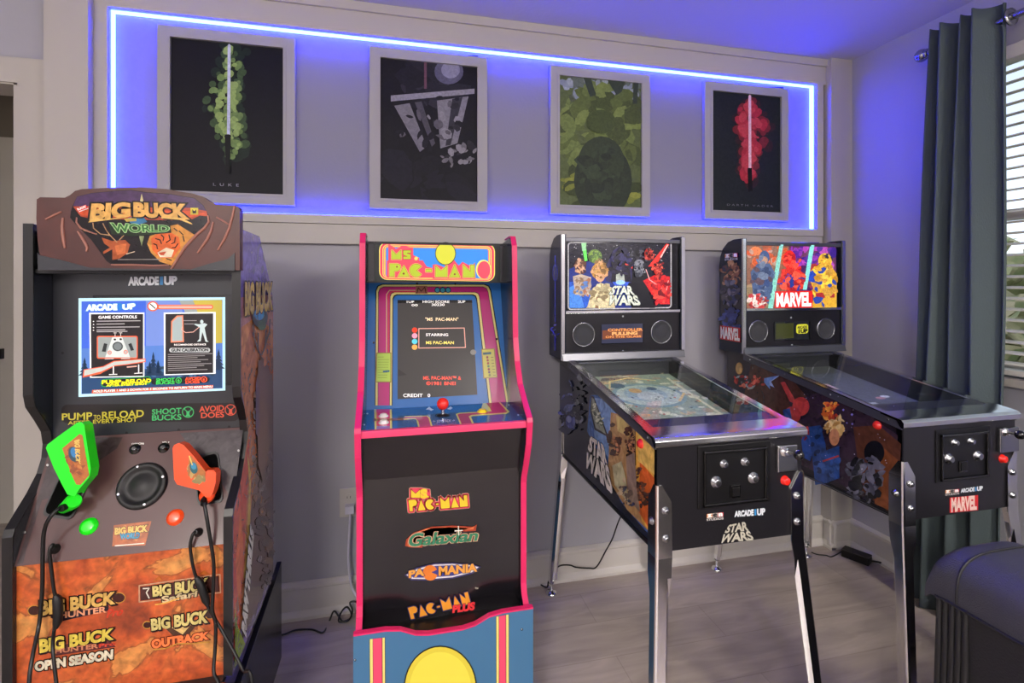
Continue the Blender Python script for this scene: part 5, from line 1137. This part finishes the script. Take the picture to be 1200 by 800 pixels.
# ---- first machine: space print
def side1(a, yz, xl):
    # photo-space painting on the real side plane, kept inside the panel
    Y0, Y1 = 1.172+.03, 1.96
    def q(pts, c): a.poly(pts, c)
    base = [yz(1.19, .90), yz(1.19, .625), yz(1.962, .625), yz(1.962, .985)]
    q(base, '#262834')
    sky = [e2(355, 20), e2(340, 360), e2(480, 760), e2(530, 780), (759, 622), (766, 628), (767, 527), e2(700, 265), e2(560, 150), e2(430, 5)]
    q([(692, 463), (688, 505), (703, 533), (728, 588), (757, 622), (766, 630), (767, 526), (745, 503), (724, 482), (705, 462)], '#3f5f96')
    q([(694, 466), (697, 515), (716, 540), (717, 500), (722, 484), (706, 467)], '#7494c4')
    q([(716, 483), (712, 560), (735, 597), (760, 622), (766, 630), (767, 527), (745, 503), (726, 485)], '#b08a5c')
    q([(745, 501), (746, 560), (752, 610), (766, 630), (767, 527)], '#e8b048'); q([(750, 540), (749, 600), (766, 628), (767, 560)], '#d8672c'); q([(747, 503), (748, 540), (767, 556), (767, 527)], '#e8c060')
    q([(722, 486), (724, 505), (737, 512), (742, 500), (735, 493)], '#c8b070')
    a.line([(744.3, 499), (745.2, 545)], .7, '#241c1a')
    # grey wedge
    q([e2(352, 22), e2(375, 30), e2(490, 350), e2(380, 290), e2(345, 140)], '#2a2a28'); q([e2(357, 36), e2(375, 50), e2(470, 325), e2(388, 275), e2(355, 140)], '#8a9080'); a.daub(701, 487, 4, 14, ['#a0a890', '#5a6254', '#c0c4a8'], 24, .5, 3, -.3)
    # plain brown and cream shapes
    for (cx, cy, rx, ry, c1_, c2_, sd) in ((720, 515, 7, 20, '#4a2a20', '#b8805a', 1), (739, 518, 6, 21, '#2a1c1c', '#b8845e', 2), (753, 572, 7.5, 24, '#231a1e', '#a8683c', 3)):
        a.daub(cx, cy, rx*.9, ry*.95, ['#5a3a2c', '#4a3028', '#6a4634'], 26, .5, sd, -.12); a.daub(cx+1.5, cy+5, rx*.45, ry*.5, [c2_, '#8a5a40', c2_], 16, .5, sd+9, -.12)
    q([(719, 545), (730, 540), (735, 560), (738, 590), (722, 568)], '#b8b088'); q([(735, 535), (745, 530), (748, 575), (752, 600), (738, 585)], '#8f7a68'); a.daub(735, 578, 8, 18, ['#6a5a50', '#4a4a58', '#c0a888'], 26, .35, 7, -.3)
    a.daub(668, 480, 8, 30, ['#3a4068', '#4a5280', '#2f3350', '#6a72a0', '#2a2e40'], 40, .7, 12); a.daub(680, 470, 5, 34, ['#24262f', '#3a3c48', '#74767e'], 24, .8, 15)
    a.ell(669.5, 494, 4.5, 8, '#5a60a0', -.2); a.ell(668.5, 491, 3, 4, '#9aa0d0', -.2)
    a.text('STAR', [e2(362, 345), e2(470, 420), e2(500, 585), e2(342, 440)], '#d8cfc4', off=.05, out='#201c20', outw=.085)
    a.text('WARS', [e2(335, 470), e2(500, 580), e2(535, 785), e2(310, 560)], '#d8cfc4', off=.05, out='#201c20', outw=.085)
    a.dots(662, 450, 690, 500, 16, .5, '#c8ccd8', 3)
def front1(a):
    a.dots(795, 530, 925, 635, 60, .35, '#5a5c60', 5)
    a.tb('OFF/ON', 842, 533.5, 853, 536, '#c8c4c0', sk=-.6, off=.02); 
    zen(a, [(828, 602), (847.5, 600), (847.5, 608), (828, 610)]); logo1up(a, [(861, 599), (896, 595.5), (896, 602.5), (861, 605)])
    a.text('STAR', [(854, 615), (874, 611), (876.5, 621), (849, 624)], '#b8b4a4', off=.035); a.text('WARS', [(848, 626), (878, 622), (883, 632), (841.5, 636)], '#b8b4a4', off=.035)
def bside1(a, yz, X, y0, y1):
    m_ = (y0+y1)/2
    a.line([yz(m_, 1.43), yz(m_, 1.16)], 1.0, '#5a6ae0'); c = yz(m_, 1.36); a.ell(c[0], c[1], 3.1, 10, '#3a4ab8'); a.ell(c[0], c[1], 2.3, 8.6, '#262a3a'); a.line([yz(m_, 1.40), yz(m_, 1.33)], .8, '#4a5ad0')
    c = yz(m_, 1.12); a.daub(c[0], c[1], 4, 8, ['#8a90b0', '#4a4e60', '#5a5ae0'], 16, .4, 3); a.line([yz(m_, 1.10), yz(m_, 1.045)], 1.6, '#3c3ca8')
def glass1(a, ya):
    a.crop(630, 260, 3.636); a.clip = (118, 76, 588, 378)
    a.poly([(118, 76), (588, 76), (588, 378), (118, 378)], '#0a0a0e'); a.dots(118, 78, 588, 376, 90, 1, '#6a6c78', 8)
    a.rr(128, 86, 571, 375, 14, '#a8a6a8', -8); a.rr(133, 91, 566, 370, 11, '#1a1a26', -8); a.clip = (135, 86, 565, 371)
    a.dots(138, 92, 560, 180, 40, 2.2, '#d8d8e0', 4)
    a.poly([(135, 200), (260, 150), (330, 260), (440, 300), (430, 366), (135, 366)], '#20307c'); a.poly([(135, 255), (215, 250), (250, 366), (135, 366)], '#2a55b8'); a.poly([(135, 280), (170, 260), (200, 366), (135, 366)], '#4a84d8')
    a.poly([(188, 96), (205, 94), (212, 165), (200, 168)], '#62e058'); a.poly([(186, 90), (208, 88), (206, 120), (190, 124)], '#8cc890')
    # plain overlapping colour shapes
    a.ell(244, 146, 30, 30, '#5c7a3c'); a.ell(238, 140, 18, 18, '#83a04a'); a.ell(262, 175, 20, 20, '#8a6a48')
    a.ell(182, 188, 25, 34, '#4a2f26'); a.ell(182, 196, 17, 24, '#d8a884'); a.poly([(150, 232), (184, 222), (228, 236), (222, 310), (160, 310)], '#b8a894'); a.poly([(196, 236), (226, 240), (216, 320), (190, 300)], '#a06a4c')
    a.ell(264, 210, 36, 36, '#b88a48'); a.ell(266, 224, 22, 32, '#dca880'); a.poly([(212, 360), (232, 286), (268, 258), (318, 280), (330, 366), (206, 366)], '#cfc39a'); a.poly([(256, 268), (272, 262), (262, 366), (244, 366)], '#8a6e50')
    a.poly([(352, 102), (322, 122), (296, 180), (290, 250), (320, 262), (400, 262), (412, 190), (390, 130)], '#2e2c50'); a.ell(353, 160, 30, 42, '#121018'); a.poly([(320, 190), (390, 190), (400, 256), (312, 256)], '#1c1a26')
    a.poly([(334, 225), (350, 196), (368, 225), (372, 262), (334, 262)], '#a8b0a4'); a.poly([(318, 255), (392, 255), (380, 276), (330, 274)], '#3458c8'); a.ell(353, 258, 20, 10, '#9ac8e8')
    a.daub(432, 150, 40, 30, ['#2a2a30', '#4a4a54', '#15151a'], 30, .3, 5); a.ell(472, 138, 18, 26, '#a8302c'); a.ell(472, 138, 9, 14, '#5a1a1c')
    a.poly([(470, 190), (548, 92), (560, 96), (500, 190)], '#e03830'); a.poly([(520, 150), (552, 96), (556, 98), (526, 152)], '#f8c0b8'); a.poly([(372, 176), (404, 190), (404, 200), (372, 182)], '#f05048')
    a.poly([(400, 250), (404, 190), (428, 160), (458, 190), (462, 250), (500, 366), (400, 366), (390, 300)], '#17171d'); a.ell(432, 180, 22, 20, '#7a7c84'); a.ell(432, 214, 17, 20, '#5c6068'); a.poly([(386, 260), (430, 262), (420, 350), (400, 366), (384, 310)], '#0e0e14')
    a.poly([(448, 250), (498, 226), (562, 232), (562, 350), (520, 350), (480, 300)], '#c8282c'); a.poly([(470, 262), (520, 240), (546, 300), (540, 348), (498, 330)], '#e04038'); a.ell(511, 204, 17, 24, '#c23a30')
    a.line([(460, 200), (476, 246), (540, 290)], 3, '#f0b0b0'); a.line([(556, 250), (546, 300)], 3, '#f0b0a8'); a.daub(512, 190, 30, 18, ['#7a2024', '#2a2026', '#d85a48'], 20, .3, 8)
    for (cx_, cy_, rx_, ry_, pal_, sd_) in ((182, 190, 24, 32, ['#5a3a2c', '#c09878', '#8a6048', '#3a2a3a'], 41), (190, 275, 34, 44, ['#a89888', '#8a7058', '#c0b0a0', '#5878b0'], 42), (264, 205, 34, 34, ['#a87c44', '#d0a070', '#7a5a34', '#c89a5c'], 43),
        (270, 315, 52, 46, ['#c8bc94', '#a89c78', '#8a7a58', '#dcd0a8'], 44), (353, 170, 44, 60, ['#24223c', '#34325a', '#14121c', '#1c1a2a'], 45), (244, 150, 26, 24, ['#5c7a3c', '#83a04a', '#48603a'], 46), (432, 200, 24, 34, ['#54565e', '#888a92', '#24262e', '#3a3c44'], 47), (520, 290, 40, 60, ['#c8282c', '#a02028', '#e04a40', '#701820'], 48), (472, 140, 18, 24, ['#a8302c', '#401418', '#c84a40'], 49), (511, 205, 18, 24, ['#b83a34', '#7a2024', '#d8604c'], 50)):
        a.daub(cx_, cy_, rx_, ry_, pal_, 40, .28, sd_)
    a.text('STAR', [(318, 274), (394, 274), (404, 308), (300, 308)], '#cfd4c4', off=.045, out='#40504c', outw=.08); a.text('WARS', [(306, 314), (416, 314), (432, 352), (288, 352)], '#cfd4c4', off=.045, out='#40504c', outw=.08)
    a.clip = None
def sp1(a):
    for u, v in ((730, 370.5), (730, 411)): a.ell(u, v, 1.1, 1.1, '#b8bcc0', seg=8)
def dm1(a):
    a.crop(630, 260, 3.636); a.poly([(272, 436), (448, 432), (448, 512), (272, 518)], '#3a3c50'); a.poly([(276, 462), (446, 455), (446, 492), (276, 500)], '#7a4a38')
    a.tb('CONTROLLER', 300, 455, 446, 466, '#e89a58', sk=-3, off=.04); a.tb('PULLING', 318, 470, 424, 482, '#f0b070', sk=-3, off=.06); a.tb('ON THE GLASS', 290, 486, 440, 494, '#e89a58', sk=-3, off=.03)
def play1(a, pf):
    def q(pts, c): a.poly([pf(*p) for p in pts], c)
    def el(cx, cy, rx, ry, c, n=20): q([(cx+rx*math.cos(2*PI*i/n), cy+ry*math.sin(2*PI*i/n)) for i in range(n)], c)
    def ln(pts, w, c):
        for i in range(len(pts)-1):
            A, B = Vector(pts[i]), Vector(pts[i+1]); d = (B-A).normalized(); nn = Vector((-d.y, d.x))*w/2; q([A+nn, B+nn, B-nn, A-nn], c)
    q([(0, 0), (1, 0), (1, 1), (0, 1)], '#8f9c84'); r = random.Random(4)
    for i in range(150): el(r.random(), r.random(), r.uniform(.02, .06), r.uniform(.01, .035), r.choice(['#c8cab0', '#98a890', '#b8a47c', '#8a9a90', '#d4d0b4', '#a3947a', '#7f9888']), 7)
    el(.5, .62, .34, .20, '#7f9a94'); el(.5, .62, .30, .17, '#b4c0a8'); el(.48, .64, .2, .12, '#98aca4'); el(.5, .60, .12, .08, '#b8c0ac'); el(.42, .7, .06, .04, '#c8a060'); el(.6, .72, .05, .03, '#486068'); el(.3, .8, .08, .05, '#50686a')
    q([(.2, .9), (.55, .9), (.52, .95), (.24, .95)], '#3f4c4c'); ln([(.9, .2), (.9, .9)], .03, '#d0cca8'); ln([(.1, .3), (.1, .85)], .03, '#a89070'); ln([(.15, .3), (.4, .12)], .02, '#d8d4b8'); ln([(.8, .3), (.58, .12)], .02, '#d8d4b8')
    ln([(.2, .75), (.28, .88), (.5, .93), (.75, .86)], .018, '#d8c888'); ln([(.7, .5), (.85, .62)], .02, '#e0c070')
    for i in range(26): el(r.uniform(.12, .88), r.uniform(.15, .9), .012, .008, r.choice(['#7a3a20', '#203c2c', '#e8e0c0', '#b84a30', '#1c2a30', '#e0a040']), 8)
    q([(.06, .04), (.42, .04), (.36, .14), (.06, .22)], '#b04038'); q([(.6, .03), (.95, .03), (.95, .12), (.66, .14)], '#4a5a60')
pinball(dict(x=(.662, 1.110), y=(1.172, 1.966), bx=(.629, 1.166), by=(1.845, 2.005), zm=1.2035, pf='#8f9c84', label='space themed pinball machine with lit figure shapes on its backglass, nearer the pink edged cabinet',
    side=side1, front=front1, bside=bside1, glass=glass1, sp=sp1, dm=dm1, play=play1,
    plate=([(817, 525.5), (902, 515.5), (901, 586), (818, 596)], None), btn=[(847.5, 543, .011), (872, 540.3, .011), (838.5, 564.3, .015), (882, 559.5, .015)], sq=(861, 575),
    pp=[(908, 521), (931, 550)], pc=(919, 529), pk=(936, 533), red=(919.3, 562.5), flip=(751.5, 519.5),
    spk=[(683.5, 391.8, .0475), (774.5, 388.7, .0475)], dmd=[(705, 380), (753.5, 401.5)]))
# ---- second machine: comic print
e3 = lambda x, y: (840+x/10, 390+y/10)
e8 = lambda x, y: (900+x/2.353, 460+y/2.353)
def side2(a, yz, xl):
    q = a.poly
    q([yz(1.185, .89), yz(1.185, .625), yz(1.96, .625), yz(1.96, 1.005), yz(1.87, 1.005)], '#2a2328')
    q([(880, 427), (868, 480), (905, 520), (935, 545), (950, 470), (925, 440), (895, 428)], '#4e3228'); q([(925, 470), (930, 540), (1000, 575), (1040, 595), (1050, 560), (1052, 510), (1010, 480), (960, 460)], '#382a34')
    q([(1000, 500), (1010, 575), (1040, 598), (1052, 600), (1056, 520), (1030, 498)], '#5a3626'); q([(1030, 520), (1025, 590), (1048, 600), (1054, 540)], '#7a4628')
    # loose red, blue and gold shapes
    a.daub(873, 448, 12, 7, ['#8a2c28', '#b84038', '#c86a54', '#3a2020', '#9aa0a0'], 34, .35, 3, .3); a.ell(866.5, 431.5, 4.2, 7, '#b08a4c'); a.ell(866.5, 432, 3, 5.6, '#c8a460')
    a.daub(888, 446, 9, 5, ['#b84038', '#7a2824', '#d86850'], 16, .4, 4, .3); q([(896, 446), (917, 438), (904, 447), (908, 454), (900, 450)], '#9ab0d8'); q([(896, 443), (912, 440), (902, 447), (903, 456), (896, 448)], '#6a90c8')
    q([(915, 448), (920, 447), (931, 466), (934, 474), (926, 470)], '#c04840'); a.ell(939, 476, 10, 11, '#c8443c'); a.ell(929, 486, 10, 10, '#b83c36'); q([(918, 480), (926, 478), (930, 498), (920, 500)], '#2c4a84'); q([(938, 505), (944, 500), (956, 520), (950, 540), (942, 536)], '#2f5494'); a.daub(943, 508, 6, 8, ['#c04840', '#8a2c2c'], 12, .4, 5)
    q([(948, 500), (962, 498), (968, 520), (972, 565), (956, 568), (952, 530)], '#2a4a80'); a.daub(960, 530, 8, 28, ['#2a4a80', '#24406c', '#38588c', '#1c2c4c'], 30, .4, 31); a.daub(974, 482, 9, 12, ['#d86a2c', '#e8a040', '#b8402c'], 30, .35, 6, .5); a.daub(980, 500, 11, 12, ['#d8b468', '#b88a48', '#e8cc88'], 34, .35, 7, .2); a.ell(979, 512, 6, 10, '#c88a5c'); q([(962, 530), (985, 522), (985, 560), (968, 566)], '#2a4878'); a.daub(974, 545, 10, 18, ['#2e5590', '#223a64', '#3a5f98'], 24, .35, 32); a.line([(966, 540), (984, 534)], 2, '#b03a38')
    a.ell(1026, 530, 12, 14, '#17171b'); a.daub(1015, 560, 22, 26, ['#1a1a20', '#2c2c34', '#101014', '#50505a', '#6a6a74'], 60, .25, 9, .3)
    a.dots(925, 455, 1050, 560, 26, .8, '#c8c4d8', 4); a.dots(985, 480, 1005, 500, 4, 1.8, '#8a80d0', 6)
def front2(a):
    a.dots(1075, 500, 1178, 600, 20, .3, '#4a4c50', 5)
    g = lambda x, y: (1030+x/5.335, 470+y/5.335)
    zen(a, [g(415, 555), g(500, 548), g(500, 580), g(415, 590)]); logo1up(a, [g(512, 548), g(646, 530), g(646, 555), g(512, 570)])
    a.poly([g(440, 602), g(618, 585), g(618, 680), g(440, 697)], '#c8282c'); a.text('MARVEL', [g(452, 608), g(608, 592), g(608, 672), g(452, 688)], '#e8c8bc', off=.05)
def bside2(a, yz, X, y0, y1):
    a.poly([yz(y0+.012, 1.36), yz(y1-.012, 1.36), yz(y1-.012, 1.08), yz(y0+.012, 1.08)], '#26222c')
    for cz, ry, pal, sd in ((1.36, 14, ['#8a5a3c', '#5a3c34', '#b08058', '#2a2228'], 2), (1.27, 14, ['#4a4650', '#2a3050', '#6a6670', '#1c1c24'], 3), (1.15, 14, ['#2a3468', '#3a4880', '#20243a'], 4)):
        c = yz((y0+y1)/2, cz); a.daub(c[0], c[1], 10, ry, pal, 50, .35, sd)
    zen(a, [yz(y1-.045, 1.45), yz(y0+.03, 1.45), yz(y0+.03, 1.42), yz(y1-.045, 1.42)])
    a.poly([yz(y1-.01, 1.125), yz(y0+.012, 1.125), yz(y0+.012, 1.062), yz(y1-.01, 1.062)], '#b8262a'); a.text('MARVEL', [yz(y1-.016, 1.117), yz(y0+.018, 1.117), yz(y0+.018, 1.07), yz(y1-.016, 1.07)], '#ece4e0', off=.05)
def glass2(a, ya):
    a.crop(0, 0, 1); f = lambda x, y: (830+x/3.0757, 260+y/3.0757); h = lambda x, y: (830+x/5, 265+y/5)
    a.clip = (872.5, 284, 979.5, 362)
    q = lambda pts, c: a.poly([f(*p) for p in pts], c)
    q([(130, 76), (462, 76), (462, 314), (130, 314)], '#6a3a5c'); q([(130, 76), (290, 76), (290, 314), (130, 314)], '#8a6250')
    a.daub(900, 300, 26, 14, ['#c85a34', '#d87a4a', '#a8583c', '#b89080'], 40, .3, 2); a.daub(890, 345, 16, 16, ['#6a6a58', '#8a7a5c', '#a08868'], 30, .3, 3); a.daub(950, 300, 28, 16, ['#5a2a90', '#8a3aa8', '#b048b0', '#3a2080'], 50, .3, 4); a.daub(945, 330, 30, 20, ['#6a2a68', '#a8383c', '#4a2458'], 30, .3, 5)
    # plain blue, red and yellow blocks
    q([(150, 180), (175, 150), (220, 150), (240, 190), (226, 300), (160, 270)], '#4a5c80'); a.ell(*f(200, 128), 6, 8, '#3f5480'); a.ell(*f(200, 138), 4, 4.5, '#b08a70'); q([(176, 180), (222, 176), (216, 240), (180, 240)], '#3a4c78')
    q([(142, 262), (190, 256), (200, 312), (150, 312)], '#c04040'); q([(160, 262), (170, 260), (166, 312), (156, 312)], '#e8dcd4'); q([(184, 262), (194, 262), (190, 312), (180, 312)], '#e8dcd4')
    a.ell(*f(290, 136), 7.5, 11, '#d8302c'); q([(262, 170), (310, 165), (350, 190), (340, 240), (290, 250), (256, 230)], '#d03a30'); q([(290, 200), (312, 195), (306, 235), (292, 240)], '#2c3c90')
    q([(355, 190), (380, 160), (440, 158), (462, 190), (462, 314), (370, 314), (380, 250)], '#d8a838'); q([(352, 186), (384, 168), (386, 220), (360, 214)], '#2848b8'); a.ell(*f(418, 140), 8, 9, '#e0b838'); q([(400, 175), (440, 170), (444, 230), (404, 240)], '#e8d048'); q([(384, 256), (452, 250), (452, 272), (386, 276)], '#a83038')
    q([(212, 312), (226, 312), (264, 82), (254, 82)], '#8ad0c0'); q([(338, 244), (348, 244), (376, 84), (364, 84)], '#8ad8d0')  # teal beams: reflections on the backglass, painted into the print
    for (cx_, cy_, rx_, ry_, pal_, sd_) in ((200, 200, 46, 80, ['#4a5c80', '#3a4868', '#6a7890', '#5a4a54'], 61), (175, 285, 36, 26, ['#b84040', '#d8ccc4', '#8a3438'], 62), (298, 150, 30, 40, ['#d8302c', '#b02428', '#e85040'], 63), (300, 210, 48, 36, ['#c83430', '#a02830', '#e05a44', '#2c3c90'], 64), (418, 145, 26, 28, ['#d8b038', '#b88a2c', '#2c2a38'], 65), (415, 225, 46, 80, ['#d8a838', '#e8cc50', '#b8862c', '#2f48a0', '#c89840'], 66)):
        a.daub(*f(cx_, cy_), rx_/3.08, ry_/3.08, pal_, 40, .28, sd_)
    q([(212, 312), (226, 312), (264, 82), (254, 82)], '#8ad0c0'); q([(338, 244), (348, 244), (376, 84), (364, 84)], '#8ad8d0')  # same painted reflections again, over the daubs
    q([(234, 250), (369, 248), (369, 308), (234, 310)], '#d82a28'); a.text('MARVEL', [f(240, 258), f(363, 256), f(363, 301), f(240, 303)], '#f4f0ee', off=.05)
    a.clip = None
def sp2(a):
    for u, v in ((927, 372), (928, 404)): a.ell(u, v, 1.1, 1.1, '#b8bcc0', seg=8)
def dm2(a):
    a.poly([(907.5, 377.5), (948, 376), (948, 397.5), (907.5, 398.5)], '#202226'); a.rr(933, 380, 947, 391, 3, '#c8c838', -.6); a.text('ARCADE', [(934.5, 382), (945.5, 381.5), (945.5, 384.5), (934.5, 385)], '#2a2c20', off=.05); a.text('1UP', [(936, 386), (946, 385.4), (946, 389.6), (936, 390)], '#2a2c20', off=.07)
    a.poly([(909, 379), (930, 378.4), (930, 396), (909, 397)], '#3a3e20')
def play2(a, pf):  # grey reflections in the glass painted as a glow on the switched-off playfield
    def q(pts, c): a.poly([pf(*p) for p in pts], c)
    q([(0, 0), (1, 0), (1, 1), (0, 1)], '#4a4e58'); q([(.02, .3), (.98, .3), (.98, .84), (.02, .84)], '#585d68'); q([(.06, .56), (.5, .56), (.5, .66), (.06, .66)], '#c8b0a8'); q([(.10, .575), (.46, .575), (.46, .645), (.10, .645)], '#d89a88')
    q([(.0, .86), (1, .86), (1, 1), (0, 1)], '#4a4c48'); q([(.3, .3), (.55, .3), (.55, .325), (.3, .325)], '#b8bcc4')
    for x, y, c in ((.7, .38, '#b8868a'), (.6, .22, '#c89080'), (.78, .4, '#c8ccd4')): q([(x+.05*math.cos(t), y+.02*math.sin(t)) for t in [i*PI/5 for i in range(10)]], c)
g5 = lambda x, y: (1030+x/5.335, 470+y/5.335)
pinball(dict(x=(1.459, 1.905), y=(1.164, 1.964), bx=(1.448, 1.979), by=(1.845, 2.005), zm=1.2035, pf='#50545e', label='comic themed pinball machine with a red wordmark, nearest the curtain', side=side2, front=front2, bside=bside2, glass=glass2, sp=sp2, dm=dm2, play=play2,
    plate=([g5(350, 185), g5(690, 150), g5(690, 470), g5(352, 500)], None), btn=[(*g5(467, 257), .0105), (*g5(568, 248), .0105), (*g5(432, 358), .015), (*g5(612, 340), .015)], sq=g5(520, 405),
    pp=[g5(735, 165), g5(850, 305)], pc=g5(788, 192), pk=g5(882, 210), red=g5(768, 358), flip=(1028.5, 498),
    spk=[(888, 388, .0475), (967, 385, .0475)], dmd=[(907, 377), (948.5, 397.5)]))

# ================================================================ LIGHT AND CAMERA
def area(name, loc, rot, size, sy, power, col):
    l = bpy.data.lights.new(name, 'AREA'); l.shape = 'RECTANGLE'; l.size = size; l.size_y = sy; l.energy = power; l.color = col
    o = bpy.data.objects.new(name, l); C.objects.link(o); o.location = loc; o.rotation_euler = rot; return o
area('ceiling_light', (-1.3, -2.3, 2.43), (0, 0, 0), .9, .9, 150, (1, .93, .84))
area('ceiling_light', (1.75, -1.2, 2.43), (0, 0, 0), .5, .9, 70, (1, .93, .84))
area('bounce_fill', (-1.9, -1.4, 1.75), (PI, 0, 0), 1.2, 1.4, 110, (1, .94, .87))  # added fill, no real fixture: bounces off the ceiling to lift the ambient
area('bounce_fill', (1.6, -1.9, 1.75), (PI, 0, 0), .8, 1.4, 110, (1, .94, .87))  # second added ceiling-bounce fill, on the right
area('hall_fill', (-2.0, 2.7, 2.42), (0, 0, 0), .4, .4, 1.6, (1, .9, .78))  # added fill that brightens the hallway seen through the door
wl = bpy.data.worlds.new('sky'); bpy.context.scene.world = wl; wl.use_nodes = True
nt = wl.node_tree; bg = nt.nodes['Background']
sk = nt.nodes.new('ShaderNodeTexSky'); sk.sky_type = 'HOSEK_WILKIE'; sk.sun_direction = (-.5, -.5, .7); sk.turbidity = 5
hs = nt.nodes.new('ShaderNodeHueSaturation'); hs.inputs['Saturation'].default_value = .45
nt.links.new(sk.outputs[0], hs.inputs['Color']); nt.links.new(hs.outputs[0], bg.inputs[0]); bg.inputs[1].default_value = 8
cam = bpy.data.cameras.new('camera'); co = bpy.data.objects.new('camera', cam); C.objects.link(co)
cam.sensor_width = 36; cam.sensor_fit = 'HORIZONTAL'; cam.lens = F/1200*36; cam.shift_y = -(400-HZ)/1200
co.location = (0, 0, CH); co.rotation_euler = (PI/2, 0, -math.atan2(ST, CT)); cam.clip_start = .02
sc = bpy.context.scene; sc.camera = co
sc.view_settings.view_transform = 'Standard'; sc.view_settings.look = 'None'; sc.view_settings.exposure = 0; sc.view_settings.gamma = 1; sc.view_settings.use_curve_mapping = False
